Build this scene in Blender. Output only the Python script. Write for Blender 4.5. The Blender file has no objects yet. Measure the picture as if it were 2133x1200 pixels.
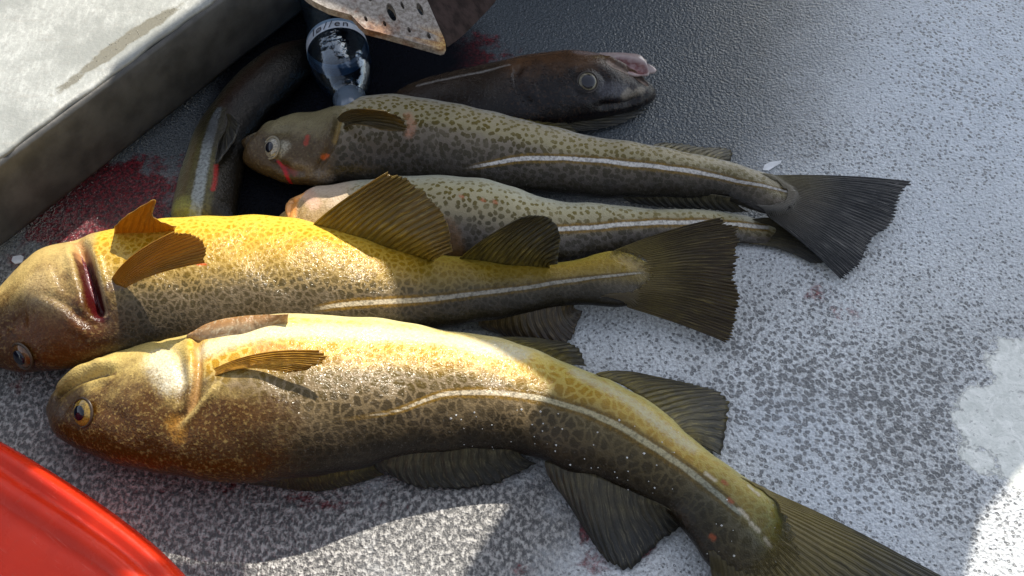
import bpy, bmesh, math, random
import numpy as np
from mathutils import Vector, Matrix
from mathutils.bvhtree import BVHTree
from mathutils.geometry import tessellate_polygon
random.seed(4); rng = np.random.default_rng(4)
S = bpy.context.scene
C = S.collection
R = math.radians

# ------------------------------------------------------------------ camera
PITCH, DIST, FPX = R(55), 0.85, 2287.0
cam_d = bpy.data.cameras.new('camera'); cam = bpy.data.objects.new('camera', cam_d); C.objects.link(cam)
cam.location = (0, -DIST*math.cos(PITCH), DIST*math.sin(PITCH))
cam.rotation_euler = (math.pi/2 - PITCH, 0, 0)
cam_d.sensor_width = 36; cam_d.lens = 36*FPX/2133; cam_d.clip_start = .02; cam_d.clip_end = 200
S.camera = cam
# ------------------------------------------------------------------ light
SUN_AZ, SUN_EL = R(-20), R(46)      # azimuth measured from +Y, negative = sun to the right
sdir = Vector((-math.sin(SUN_AZ)*math.cos(SUN_EL), math.cos(SUN_AZ)*math.cos(SUN_EL), math.sin(SUN_EL)))
W = bpy.data.worlds.new('World'); S.world = W; W.use_nodes = True
wn = W.node_tree; sky = wn.nodes.new('ShaderNodeTexSky'); sky.sky_type = 'NISHITA'
sky.sun_disc = False; sky.sun_elevation = SUN_EL; sky.sun_rotation = math.atan2(sdir.x, sdir.y)
hs = wn.nodes.new('ShaderNodeHueSaturation'); hs.inputs['Saturation'].default_value = .45      # hazy, pale sky
wn.links.new(sky.outputs[0], hs.inputs['Color']); wn.links.new(hs.outputs[0], wn.nodes['Background'].inputs[0]); wn.nodes['Background'].inputs[1].default_value = .13
sl = bpy.data.lights.new('sun', 'SUN'); so = bpy.data.objects.new('sun', sl); C.objects.link(so)
sl.energy = 3.6; sl.angle = R(.45); sl.color = (1, .93, .82)
so.rotation_euler = sdir.to_track_quat('Z', 'Y').to_euler(); so.location = sdir*3
S.view_settings.view_transform = 'Standard'; S.view_settings.look = 'None'
S.view_settings.exposure = 1.15; S.view_settings.gamma = 1; S.view_settings.use_curve_mapping = False

# ------------------------------------------------------------------ measuring helpers (photo pixel <-> world)
EYE = np.array(cam.location)
FW = np.array((0, math.cos(PITCH), -math.sin(PITCH))); RT = np.array((1., 0, 0)); UP = np.array((0, math.sin(PITCH), math.cos(PITCH)))
def proj(P):
    d = np.asarray(P, float) - EYE
    w = d @ FW
    return np.stack([1066.5 + FPX*(d @ RT)/w, 600 - FPX*(d @ UP)/w], -1)
def raydir(px, py):
    d = FW + RT*(px-1066.5)/FPX + UP*(600-py)/FPX
    return d/np.linalg.norm(d)
def at(px, py, z=0.):
    d = raydir(px, py); return EYE + d*(z-EYE[2])/d[2]
def catmull(P, n, closed=False):
    P = np.asarray(P, float)
    Q = np.vstack([2*P[0]-P[1], P, 2*P[-1]-P[-2]])
    L = np.r_[0, np.cumsum(np.sqrt(np.linalg.norm(np.diff(P[:, :min(P.shape[1],4)], axis=0), axis=1)))]
    out = []
    for t in np.linspace(0, L[-1], n):
        i = min(max(np.searchsorted(L, t, 'right')-1, 0), len(P)-2)
        u = (t-L[i])/max(L[i+1]-L[i], 1e-9)
        a, b, c, d = Q[i:i+4]
        out.append(.5*(2*b+(c-a)*u+(2*a-5*b+4*c-d)*u*u+(3*b-a-3*c+d)*u**3))
    return np.array(out)
def polyd(V, L):
    """distance of the points V to the polyline L, and the parameter along it"""
    best = np.full(len(V), 1e9); par = np.zeros(len(V)); side = np.zeros(len(V))
    for i in range(len(L)-1):
        a, b = L[i], L[i+1]; ab = b-a; t = np.clip(((V-a) @ ab)/max(ab @ ab, 1e-12), 0, 1)
        d = np.linalg.norm(V-(a+t[:, None]*ab), axis=1); m = d < best
        best[m] = d[m]; par[m] = ((i+t)/(len(L)-1))[m]
    return best, par
def sst(x, a, b):
    t = np.clip((x-a)/(b-a), 0, 1); return t*t*(3-2*t)

# ------------------------------------------------------------------ object helpers
def mesh_obj(name, V, F, mat=None, parent=None, smooth=True, attrs=None, cols=None, vecs=None):
    me = bpy.data.meshes.new(name); me.from_pydata([tuple(map(float, v)) for v in V], [], [tuple(map(int, f)) for f in F]); me.update()
    if smooth: me.polygons.foreach_set('use_smooth', [True]*len(me.polygons))
    for k, v in (attrs or {}).items():
        me.attributes.new(k, 'FLOAT', 'POINT').data.foreach_set('value', np.asarray(v, np.float32))
    for k, v in (vecs or {}).items():
        me.attributes.new(k, 'FLOAT_VECTOR', 'POINT').data.foreach_set('vector', np.asarray(v, np.float32).ravel())
    for k, v in (cols or {}).items():
        me.attributes.new(k, 'FLOAT_COLOR', 'POINT').data.foreach_set('color', np.asarray(v, np.float32).ravel())
    o = bpy.data.objects.new(name, me); C.objects.link(o)
    if mat: me.materials.append(mat)
    if parent: 
        o.parent = parent; o.matrix_parent_inverse = parent.matrix_basis.inverted()
    return o
def tag(o, label=None, cat=None, group=None, kind=None):
    if label: o['label'] = label
    if cat: o['category'] = cat
    if group: o['group'] = group
    if kind: o['kind'] = kind
    return o
def empty(name, loc):
    o = bpy.data.objects.new(name, None); o.empty_display_size = .03; o.location = tuple(map(float, loc)); C.objects.link(o); return o
def grid_faces(nr, nc, wrap=False):
    F = []
    for i in range(nr-1):
        for j in range(nc if wrap else nc-1):
            k = (j+1) % nc
            F.append((i*nc+j, i*nc+k, (i+1)*nc+k, (i+1)*nc+j))
    return F
def tube(path, rad, n=12):
    path = np.asarray(path, float); rad = np.broadcast_to(rad, len(path)); V = []
    T = np.gradient(path, axis=0); T /= np.linalg.norm(T, axis=1)[:, None]+1e-12
    for p, t, r in zip(path, T, rad):
        a = np.cross(t, (0, .1, 1.)); a /= np.linalg.norm(a)+1e-9; b = np.cross(t, a)
        for j in range(n):
            q = 2*math.pi*j/n; V.append(p+r*(a*math.cos(q)+b*math.sin(q)))
    F = grid_faces(len(path), n, True)
    F += [tuple(range(n))[::-1], tuple(range((len(path)-1)*n, len(path)*n))]
    return V, F

# ------------------------------------------------------------------ node helpers
class NT:
    def __init__(s, name):
        s.m = bpy.data.materials.new(name); s.m.use_nodes = True; s.t = s.m.node_tree; s.p = s.t.nodes['Principled BSDF']
    def n(s, typ, props=None, **ins):
        x = s.t.nodes.new(typ)
        for k, v in (props or {}).items(): setattr(x, k, v)
        for k, v in ins.items(): s.set(x.inputs[int(k[1:]) if k[0] == 'i' and k[1:].isdigit() else k], v)
        return x
    def set(s, inp, v):
        if isinstance(v, bpy.types.NodeSocket): s.t.links.new(v, inp)
        else:
            if isinstance(v, (tuple, list)) and len(v) == 3 and inp.type == 'RGBA': v = (*v, 1)
            inp.default_value = v
    def math(s, op, a, b=0., c=0., clamp=False):
        return s.n('ShaderNodeMath', dict(operation=op, use_clamp=clamp), i0=a, i1=b, i2=c).outputs[0]
    def vmath(s, op, a, b=(0, 0, 0)):
        return s.n('ShaderNodeVectorMath', dict(operation=op), i0=a, i1=b).outputs[0]
    def vscale(s, a, f):
        x = s.n('ShaderNodeVectorMath', dict(operation='SCALE'), i0=a); s.set(x.inputs['Scale'], f); return x.outputs[0]
    def mix(s, f, a, b, mode='MIX'):
        x = s.n('ShaderNodeMix', dict(data_type='RGBA', blend_type=mode)); s.set(x.inputs[0], f); s.set(x.inputs[6], a); s.set(x.inputs[7], b); return x.outputs[2]
    def sst(s, x, a, b, lo=0., hi=1.):
        k = s.n('ShaderNodeMapRange', dict(interpolation_type='SMOOTHSTEP', clamp=True)); 
        for i, v in enumerate((x, a, b, lo, hi)): s.set(k.inputs[i], v)
        return k.outputs[0]
    def noise(s, co, scale, detail=3., rough=.55, dist=0.):
        x = s.n('ShaderNodeTexNoise', Vector=co, Scale=scale, Detail=detail, Roughness=rough, Distortion=dist); return x.outputs['Fac']
    def noisec(s, co, scale, detail=2.):
        return s.n('ShaderNodeTexNoise', Vector=co, Scale=scale, Detail=detail).outputs['Color']
    def vor(s, co, scale, feature='F1', rnd=1., out='Distance'):
        x = s.n('ShaderNodeTexVoronoi', dict(feature=feature), Vector=co, Scale=scale, Randomness=rnd); return x.outputs[out]
    def vor2(s, co, scale, feature='F1', rnd=1.):
        return s.n('ShaderNodeTexVoronoi', dict(feature=feature, voronoi_dimensions='2D'), Vector=co, Scale=scale, Randomness=rnd).outputs['Distance']
    def ramp(s, f, stops):
        x = s.n('ShaderNodeValToRGB', Fac=f); e = x.color_ramp.elements
        while len(e) < len(stops): e.new(.5)
        for k, (p, c) in zip(e, stops): k.position = p; k.color = (*c, 1) if len(c) == 3 else c
        return x.outputs[0]
    def attr(s, name, out='Fac'):
        return s.n('ShaderNodeAttribute', dict(attribute_name=name)).outputs[out]
    def co(s): return s.n('ShaderNodeTexCoord').outputs['Object']
    def bump(s, h, strength=.5, dist=.001, normal=None):
        x = s.n('ShaderNodeBump', Height=h, Strength=strength, Distance=dist)
        if normal: s.set(x.inputs['Normal'], normal)
        return x.outputs[0]
    def out(s, **kw):
        for k, v in kw.items(): s.set(s.p.inputs[k.replace('_', ' ')], v)
        return s.m
def simple(name, col, rough=.5, metal=0., bscale=0, bstr=.3, var=.2, vscale=60, **kw):
    m = NT(name); co = m.co(); f = m.noise(co, vscale, 4)
    c = m.mix(m.sst(f, .3, .7), tuple(x*(1-var) for x in col), tuple(min(1, x*(1+var)) for x in col))
    k = dict(Base_Color=c, Roughness=rough, Metallic=metal)
    if bscale: k['Normal'] = m.bump(m.noise(co, bscale, 3), bstr, .0006)
    k.update(kw); return m.out(**k)

# ------------------------------------------------------------------ deck material
def deck_material():
    m = NT('worn_deck'); co = m.co()
    wob = m.vscale(m.vmath('SUBTRACT', m.noisec(co, 150, 2), (.5, .5, .5)), .0035)
    cw = m.vmath('ADD', co, wob)
    big = m.noise(co, 9, 5, .6); mid = m.noise(co, 45, 4, .6); fine = m.noise(co, 700, 3, .6)
    v1 = m.vor(cw, 255); v2 = m.vor(cw, 420); v3 = m.vor(cw, 120)
    pitd = m.attr('pit'); wet = m.attr('wet'); blood = m.attr('blood'); flake = m.attr('flake'); dark = m.attr('dark'); grit = m.attr('grit')
    # pits: dark spots where the top of the paint has worn off
    thr = m.math('ADD', m.math('MULTIPLY', m.math('ADD', pitd, m.math('ADD', m.math('MULTIPLY', m.math('SUBTRACT', mid, .5), .8), m.math('MULTIPLY', m.math('SUBTRACT', big, .5), 1.3))), .34), .20)
    pit1 = m.math('SUBTRACT', 1., m.sst(v1, m.math('MULTIPLY', thr, .75), m.math('MULTIPLY', thr, 1.25)))
    thr2 = m.math('MULTIPLY', thr, .85)
    pit2 = m.math('SUBTRACT', 1., m.sst(v2, m.math('MULTIPLY', thr2, .7), m.math('MULTIPLY', thr2, 1.2)))
    ring = m.math('MULTIPLY', m.sst(v1, 0., .18), pit1)
    sp_ = m.noise(co, 380, 4, .7)
    base = m.mix(m.sst(sp_, .36, .60), (.25, .26, .27), (.60, .63, .65)); base = m.mix(m.math('MULTIPLY', m.sst(fine, .4, .7), .4), base, (.70, .73, .74))
    base = m.mix(m.sst(big, .35, .7, 0., .45), base, (.33, .34, .34))
    c = m.mix(m.math('MULTIPLY', pit2, .45), base, (.12, .12, .12))
    c = m.mix(m.math('MULTIPLY', m.math('MAXIMUM', m.math('MULTIPLY', pit1, .45), m.math('MULTIPLY', ring, .95)), .85), c, (.075, .078, .082))
    c = m.mix(m.math('MULTIPLY', m.attr('smooth'), m.math('SUBTRACT', 1., m.math('MULTIPLY', pit1, .8))), c, m.mix(m.sst(mid, .3, .7), (.43, .48, .54), (.56, .61, .67)))  # smoother patches, with bluish sky sheen put into the colour
    # grit: gravelly grey zone
    g1 = m.sst(m.noise(m.vmath('MULTIPLY', co, (1, .7, 1)), 330, 3, .65), .40, .62)
    gc = m.mix(g1, (.075, .075, .075), (.38, .37, .35))
    c = m.mix(m.sst(m.math('ADD', grit, m.math('MULTIPLY', m.math('SUBTRACT', mid, .5), .6)), .35, .75), c, gc)
    # wet zone, its dark also painting in the missing sky reflection
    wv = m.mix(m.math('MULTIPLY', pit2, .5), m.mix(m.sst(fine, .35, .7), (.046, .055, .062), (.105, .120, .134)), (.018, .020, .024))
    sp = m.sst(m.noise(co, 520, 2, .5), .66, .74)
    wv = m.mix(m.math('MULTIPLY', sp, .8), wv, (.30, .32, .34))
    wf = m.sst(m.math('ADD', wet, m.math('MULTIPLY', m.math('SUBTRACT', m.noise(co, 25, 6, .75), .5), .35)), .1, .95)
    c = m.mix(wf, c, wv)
    # smooth lifted paint patch
    fl = m.sst(m.math('ADD', flake, m.math('MULTIPLY', m.math('SUBTRACT', m.noise(co, 55, 7, .8), .5), 1.35)), .48, .53)
    flw = m.sst(m.math('ADD', flake, m.math('MULTIPLY', m.math('SUBTRACT', m.noise(co, 55, 7, .8), .5), 1.35)), .44, .47)
    fc = m.mix(m.sst(m.noise(co, 60, 6, .8, 1.5), .35, .7), (.55, .575, .53), (.78, .79, .74))
    fc = m.mix(m.math('MULTIPLY', m.sst(m.noise(co, 200, 4, .75), .58, .66), .75), fc, (.30, .31, .29))
    c = m.mix(flw, c, (.75, .77, .76)); c = m.mix(fl, c, fc)
    # blood
    bn = m.math('ADD', blood, m.math('MULTIPLY', m.math('SUBTRACT', m.noise(co, 48, 5, .65), .5), 1.7))
    bm_ = m.math('MULTIPLY', m.sst(bn, .28, .6), m.sst(blood, 0., .12))
    bcol = m.mix(m.sst(m.noise(co, 300, 3, .6), .4, .65), (.035, .001, .003), (.17, .004, .010))
    c = m.mix(m.math('MULTIPLY', bm_, m.sst(fine, .2, .62, 1., .82)), c, bcol)
    # deep shade beside the bench and bracket, painted in as near-black
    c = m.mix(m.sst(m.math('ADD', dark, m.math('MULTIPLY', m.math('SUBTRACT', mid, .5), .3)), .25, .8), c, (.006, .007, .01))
    h = m.math('SUBTRACT', m.math('ADD', m.math('MULTIPLY', m.noise(co, 330, 3, .6), 1.3), m.math('MULTIPLY', v2, -.5)), m.math('MULTIPLY', pit1, .35))
    h = m.math('MULTIPLY', h, m.math('SUBTRACT', 1., m.math('MULTIPLY', fl, .85)))
    h = m.math('ADD', h, m.math('MULTIPLY', g1, m.math('MULTIPLY', grit, .6)))
    h = m.math('MULTIPLY', h, m.math('SUBTRACT', 1., m.math('MULTIPLY', bm_, .55)))
    wetness = m.math('MAXIMUM', m.math('MAXIMUM', wf, m.math('MULTIPLY', fl, .9)), m.math('MULTIPLY', bm_, 1.35))
    rough = m.math('ADD', m.math('MULTIPLY', wetness, -.20), m.math('ADD', .40, m.math('MULTIPLY', m.math('SUBTRACT', mid, .5), .3)))
    return m.out(Base_Color=c, Roughness=rough, Normal=m.bump(m.math('ADD', h, m.math('MULTIPLY', fl, .9)), .9, .0018), Specular_IOR_Level=m.math('MULTIPLY', m.sst(wf, .2, .9, .5, .36), m.math('SUBTRACT', 1., m.sst(dark, .2, .8, 0., .93))))

# ------------------------------------------------------------------ deck
def blobs(V, items):
    """sum of soft elliptical fields; each = (px, py, radius x (m), radius y (m), angle deg, strength)"""
    f = np.zeros(len(V))
    for px, py, rx, ry, an, st in items:
        c = at(px, py); d = V[:, :2]-c[:2]; a = R(an)
        u = (d[:, 0]*math.cos(a)+d[:, 1]*math.sin(a))/rx; v = (-d[:, 0]*math.sin(a)+d[:, 1]*math.cos(a))/ry
        f = np.maximum(f, st*np.exp(-(u*u+v*v)**1.3*.7))
    return f
xs = np.unique(np.round(np.r_[-4, -2.5, -1.5, -1, np.arange(-.66, .72, .0035), 1, 1.5, 2.5, 4], 5))
ys = np.unique(np.round(np.r_[-3, -2, -1, -.6, np.arange(-.36, .52, .0035), .7, 1, 1.6, 2.5, 4], 5))
GX, GY = np.meshgrid(xs, ys); DV = np.stack([GX.ravel(), GY.ravel(), np.zeros(GX.size)], -1)
d_px = proj(DV)
wet = 1-sst(d_px[:, 0]+.35*(d_px[:, 1]), 1420, 2130)  # wet zone, also darkened for the missing sky reflection
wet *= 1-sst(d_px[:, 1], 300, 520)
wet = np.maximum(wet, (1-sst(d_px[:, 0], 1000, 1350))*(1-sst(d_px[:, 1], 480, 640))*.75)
attrs = dict(
    wet=wet,
    pit=blobs(DV, [(1750, 850, .10, .07, -20, 1.), (1580, 760, .06, .05, 0, .5), (1960, 800, .05, .06, 0, .7), (2040, 130, .10, .14, 0, .45), (1700, 620, .03, .03, 0, .6), (1950, 620, .10, .06, 0, .35), (1850, 300, .07, .04, 10, .5), (1950, 980, .05, .05, 0, .6)]),
    blood=blobs(DV, [(215, 425, .055, .038, 20, 1.2), (300, 420, .04, .02, 0, .7), (60, 560, .05, .03, 30, .35), (480, 1015, .13, .012, -8, .36), (420, 990, .10, .018, -8, .36), (880, 130, .07, .035, 10, .75),
                     (1735, 628, .028, .013, -30, .42), (1216, 1105, .003, .010, 0, .9), (1225, 1180, .03, .02, 0, .28), (1340, 1145, .02, .004, 35, .6), (1090, 1190, .01, .006, 20, .5), (60, 700, .04, .05, 0, .4)]),
    flake=blobs(DV, [(2090, 875, .034, .031, 0, 1.), (2150, 765, .034, .030, 0, .85), (2048, 965, .022, .013, -30, .7), (2150, 950, .032, .034, 0, .9)]),
    smooth=blobs(DV, [(2050, 130, .13, .17, 0, .9), (1950, 420, .10, .05, 0, .5), (1650, 900, .04, .03, 0, .5), (1750, 1050, .06, .03, -30, .5)]),  # smoother patches, also carry the painted sky sheen
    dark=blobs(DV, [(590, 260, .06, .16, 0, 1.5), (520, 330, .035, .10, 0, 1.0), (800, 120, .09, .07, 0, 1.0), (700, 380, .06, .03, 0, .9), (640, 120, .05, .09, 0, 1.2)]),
    grit=np.maximum(np.clip(1-sst(d_px[:, 0]-.15*(d_px[:, 1]-1000), 560, 1050), 0, 1)*sst(d_px[:, 1], 380, 470), blobs(DV, [(950, 1090, .10, .06, 0, .85)])),
)
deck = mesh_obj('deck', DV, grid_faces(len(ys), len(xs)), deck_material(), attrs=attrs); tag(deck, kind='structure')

# ------------------------------------------------------------------ fish skin
def skin_material(name, cell, netw, spot, pale, spot_kind='net', lo=.02, hi=.28, llcol=(.55, .47, .33), llside=(.20, .11, .01), headc=((.30, .22, .10), (.10, .045, .012)), rough=.32, spec=.13, bump=.6, rear=.35):
    m = NT(name); co = m.co(); v = m.attr('fv'); s = m.attr('fs'); ll = m.attr('ll'); llm = m.attr('llm'); hd = m.attr('head'); pa = m.attr('pa'); pc = m.attr('pcol', 'Color')
    n1 = m.noise(co, 60, 4); nf = m.noise(co, 1300, 3, .6); nb = m.noise(co, 20, 3); nn = m.noise(co, 420, 3, .6)
    sv = m.attr('suv', 'Vector')
    cw = m.vmath('ADD', sv, m.vscale(m.vmath('SUBTRACT', m.noisec(sv, .55/cell, 2), (.5, .5, .5)), cell*1.0))
    cw = m.vmath('ADD', cw, m.vscale(m.vmath('SUBTRACT', m.noisec(sv, 2.6/cell, 2), (.5, .5, .5)), cell*.42))
    w = m.math('ADD', v, m.math('MULTIPLY', m.math('SUBTRACT', n1, .5), .14))
    if spot_kind == 'net':
        e = m.vor2(cw, 1/cell, 'DISTANCE_TO_EDGE'); e1 = m.vor2(cw, 1/cell, 'F1')
        t = m.math('ADD', netw, m.math('MULTIPLY', m.math('SUBTRACT', m.noise(co, 120, 3), .5), netw*.9))
        t = m.math('ADD', t, m.sst(v, .05, .4, .16, 0.))
        cellm = m.sst(e, m.math('MULTIPLY', t, .4), m.math('MULTIPLY', t, 1.75))
        cellm = m.math('MULTIPLY', cellm, m.math('SUBTRACT', 1., m.sst(e1, .50, .66)))
    else:
        e = m.vor2(cw, 1/cell, 'F1', .8)
        t = m.math('ADD', netw, m.math('MULTIPLY', m.math('SUBTRACT', m.noise(co, 150, 3), .5), .30))
        t = m.math('ADD', t, m.sst(v, .25, .85, -.04, .07))
        cellm = m.math('SUBTRACT', 1., m.sst(e, m.math('MULTIPLY', t, .82), m.math('MULTIPLY', t, 1.12)))
    spc = m.ramp(w, spot); plc = m.ramp(w, pale)
    cellm = m.math('MULTIPLY', cellm, m.math('MULTIPLY', m.sst(w, lo, hi), m.sst(m.noise(co, 42, 4, .65), .3, .58, .58, 1.)))
    c = m.mix(m.math('MULTIPLY', cellm, .93), plc, spc)
    # the skin loses its net towards the back of the fish near the tail
    c = m.mix(m.math('MULTIPLY', m.sst(m.math('ADD', s, m.math('MULTIPLY', m.math('SUBTRACT', n1, .5), .15)), .5, .85), rear), c, m.mix(.5, spc, plc))
    c = m.mix(m.sst(nf, .25, .75, .0, .35), c, m.mix(.5, c, (.02, .015, .008)))
    sp2 = m.sst(m.noise(co, 650, 2), .62, .7)
    c = m.mix(m.math('MULTIPLY', sp2, .08), c, (.45, .42, .36))
    # lateral line
    ab = m.math('ADD', m.math('ABSOLUTE', ll), m.math('ADD', m.math('MULTIPLY', m.math('SUBTRACT', nn, .5), .45), m.math('MULTIPLY', m.math('SUBTRACT', m.noise(co, 90, 3), .5), .5)))
    side = m.math('MULTIPLY', m.math('SUBTRACT', 1., m.sst(ab, 1.7, 2.9)), m.math('MULTIPLY', llm, .85))
    c = m.mix(side, c, m.mix(m.sst(nn, .35, .65), llside, tuple(x*.5 for x in llside)))
    line = m.math('MULTIPLY', m.math('SUBTRACT', 1., m.sst(ab, .6, 1.3)), llm)
    c = m.mix(m.math('MULTIPLY', line, .85), c, m.mix(m.sst(nn, .4, .68), llcol, tuple(x*.5 for x in llcol)))
    # head
    hv = m.vor(m.vmath('ADD', co, m.vscale(m.noisec(co, 200), .003)), 420)
    h1 = m.mix(m.sst(m.math('ADD', v, m.math('MULTIPLY', m.math('SUBTRACT', n1, .5), .7)), .15, .75), headc[0], headc[1])
    h1 = m.mix(m.math('MULTIPLY', m.math('SUBTRACT', 1., m.sst(hv, .15, .5)), m.sst(v, .15, .5, .12, .36)), h1, tuple(x*.35 for x in headc[1]))
    h1 = m.mix(m.math('MULTIPLY', m.sst(nn, .5, .7), .16), h1, tuple(min(1, x*1.7) for x in headc[0]))
    c = m.mix(m.sst(m.math('ADD', hd, m.math('MULTIPLY', m.math('SUBTRACT', n1, .5), .4)), .2, .8), c, h1)
    c = m.mix(1., c, m.attr('tint', 'Color'), 'MULTIPLY')
    pe = m.math('MULTIPLY', m.math('MULTIPLY', pa, m.math('SUBTRACT', 1., pa)), m.math('MULTIPLY', m.math('SUBTRACT', m.noise(co, 500, 4, .7), .5), 7.))
    c = m.mix(m.math('ADD', m.math('MULTIPLY', pa, m.sst(nn, .2, .7, .75, 1.)), pe, clamp=True), c, pc)
    scale = m.vor(co, 700, 'F1'); 
    hgt = m.math('ADD', m.math('MULTIPLY', scale, .5), m.math('ADD', m.math('MULTIPLY', nn, .9), m.math('MULTIPLY', m.noise(co, 130, 3), 1.6)))
    slime = m.bump(m.math('ADD', m.math('MULTIPLY', m.noise(co, 190, 3, .65), 1.), m.math('MULTIPLY', m.noise(co, 620, 2), .15)), .8, .0017)
    rg = m.math('ADD', rough, m.math('MULTIPLY', m.math('SUBTRACT', n1, .5), .25))
    m.p.subsurface_method = 'BURLEY' if hasattr(m.p, 'subsurface_method') else None
    return m.out(Base_Color=c, Roughness=rg, Normal=m.bump(hgt, bump, .0009), Coat_Weight=.24, Coat_Roughness=.12, Coat_Normal=slime, Specular_IOR_Level=spec)

# ------------------------------------------------------------------ fish body
class Fish:
    def __init__(s, name, label, group, stations, mat, k=.62, lift=None, n=300, m=112, cat='fish', sharp=1.):
        s.st = catmull(np.array([(*u, *l) for u, l in stations], float), n)
        U, L = s.st[:, :2], s.st[:, 2:]
        t01 = np.linspace(0, 1, n)
        lf = np.interp(t01, *(lift if lift else ([0, 1], [0, 0])))
        H = np.linalg.norm(U-L, axis=1)
        mid = (U+L)/2
        k = k*(1-.88*sst(t01, .80, 1.))
        a = H/2/2400; b = k*a
        cen = np.array([at(x, y, z) for (x, y), z in zip(mid, b)])
        ang = np.linspace(0, 2*math.pi, m, endpoint=False)
        ca, sa = np.cos(ang), np.sin(ang)
        for it in range(7):
            T = np.gradient(cen, axis=0); T[:, 2] = 0
            for _ in range(6): T[1:-1] = (T[:-2]+2*T[1:-1]+T[2:])/4
            T /= np.linalg.norm(T, axis=1)[:, None]+1e-12
            N = np.stack([-T[:, 1], T[:, 0], 0*T[:, 0]], -1)
            # n points to the U side
            sg = np.sign(np.sum((np.array([at(*u, 0) for u in U])-np.array([at(*l, 0) for l in L]))*N, axis=1)); sg[sg == 0] = 1
            sg = np.sign(np.median(sg)); N = N*sg
            bb = np.maximum(b, 1e-4)
            zc = bb+lf
            cen[:, 2] = zc
            V = cen[:, None, :]+N[:, None, :]*(a[:, None]*ca)[:, :, None]+np.array((0, 0, 1.))*(bb[:, None]*sa)[:, :, None]
            P = proj(V.reshape(-1, 3)).reshape(n, m, 2)
            D = (U-L)/(H[:, None]+1e-9)
            q = np.einsum('nmk,nk->nm', P, D); qmax, qmin = q.max(1), q.min(1)
            a *= np.clip(H/(qmax-qmin+1e-9), .7, 1.4); b = k*a
            qt = (np.sum(U*D, 1)+np.sum(L*D, 1))/2; err = qt-(qmax+qmin)/2
            pc = proj(cen); E = np.stack([-D[:, 1], D[:, 0]], -1); e2 = np.sum((mid-pc)*E, 1)
            tgt = pc+D*err[:, None]+E*e2[:, None]
            cen = np.array([at(x, y, z) for (x, y), z in zip(tgt, zc)])
        s.V = V.reshape(-1, 3).copy(); s.n, s.m = n, m; s.cen = cen; s.N = N; s.a = a; s.b = bb
        s.F = grid_faces(n, m, True)+[tuple(range(m))[::-1], tuple(range((n-1)*m, n*m))]
        s.out = s.V-np.repeat(cen, m, axis=0); s.out /= np.linalg.norm(s.out, axis=1)[:, None]+1e-9
        nrm = (N[:, None, :]*(ca/1.)[None, :, None]*k[:, None, None]+np.array((0, 0, 1.))*sa[None, :, None]).reshape(-1, 3)
        s.nrm = nrm/np.linalg.norm(nrm, axis=1)[:, None]
        s.bvh = BVHTree.FromPolygons([tuple(v) for v in s.V], s.F)
        s.fv = np.tile((1-ca)/2, n); s.fs = np.repeat(t01, m)
        sp = np.r_[0, np.cumsum(np.linalg.norm(np.diff(cen, axis=0), axis=1))]
        q = (ang-math.pi/2+math.pi) % (2*math.pi)-math.pi
        rr = (a+bb)/2; rr = np.maximum(rr, .35*rr.max())
        s.suv = np.stack([np.repeat(sp, m), (rr[:, None]*q[None, :]).ravel()+.35, np.zeros(n*m)], -1)
        s.disp = np.zeros(len(s.V)); s.paint = np.zeros((len(s.V), 4)); s.tnt = np.ones((len(s.V), 4)); s.head = np.zeros(len(s.V))
        s.ll = np.full(len(s.V), 99.); s.llm = np.zeros(len(s.V)); s.mat = mat
        i0 = n//2
        s.root = empty(name, (cen[i0][0], cen[i0][1], 0)); tag(s.root, label, cat, group)
    def hit(s, px, py, off=0.):
        d = raydir(px, py)
        loc, nor, idx, dist = s.bvh.ray_cast(Vector(EYE), Vector(d))
        if loc is None:
            P = proj(s.V); i = np.argmin(np.sum((P-np.array((px, py)))**2, 1)); return s.V[i].copy(), s.nrm[i].copy()
        nor = np.array(nor); 
        if nor @ d > 0: nor = -nor
        return np.array(loc)+nor*off, nor
    def line(s, pts, n=24):
        q = catmull(np.array(pts, float), n) if len(pts) > 2 else np.linspace(pts[0], pts[1], n)
        return np.array([s.hit(*p)[0] for p in q])
    def groove(s, pts, depth, r, side=None):
        L = s.line(pts); d, par = polyd(s.V, L); f = 1.35*np.exp(-(d/r)**2)*np.clip(np.sin(np.pi*np.clip(par, .04, .96))*2.2, 0, 1)
        s.disp -= depth*f
    def step(s, pts, h, r, refpx):
        """a plate edge: the side away from refpx sinks"""
        L = s.line(pts); d, par = polyd(s.V, L)
        ref = s.hit(*refpx)[0]; dr = np.linalg.norm(s.V-ref, axis=1); c = L[len(L)//2]; rr = np.linalg.norm(c-ref)
        s.disp += h*np.exp(-(d/r)**2)*np.where(dr < rr, 1, 0)
    def col(s, pts, r, color, strength=1., hard=.5):
        L = s.line(pts); d, par = polyd(s.V, L); f = strength*(1-sst(d, r*hard, r))
        c = np.array(color); s.paint[:, :3] = s.paint[:, :3]*(1-f[:, None])+c*f[:, None]
        s.paint[:, 3] = 1-(1-s.paint[:, 3])*(1-f)
    def tint(s, pts, r, color, strength=1., hard=.3):
        L = s.line(pts); d, par = polyd(s.V, L); f = (strength*(1-sst(d, r*hard, r)))[:, None]
        s.tnt[:, :3] *= 1-f+f*np.array(color)
    def lateral(s, pts, w, fade=.12, wfn=None):
        L = s.line(pts, 50); d, par = polyd(s.V, L)
        width = .74*w*(np.interp(par, [0, .25, .8, 1], [.45, 1, 1, .55]) if wfn is None else np.interp(par, *wfn))
        s.ll = d/width; 
        s.llm = sst(par, 0, fade)*(1-sst(par, .985, 1.0)*1.0)
        s.llm = np.where(s.fv*0+d < w*8, s.llm, 0)
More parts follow.
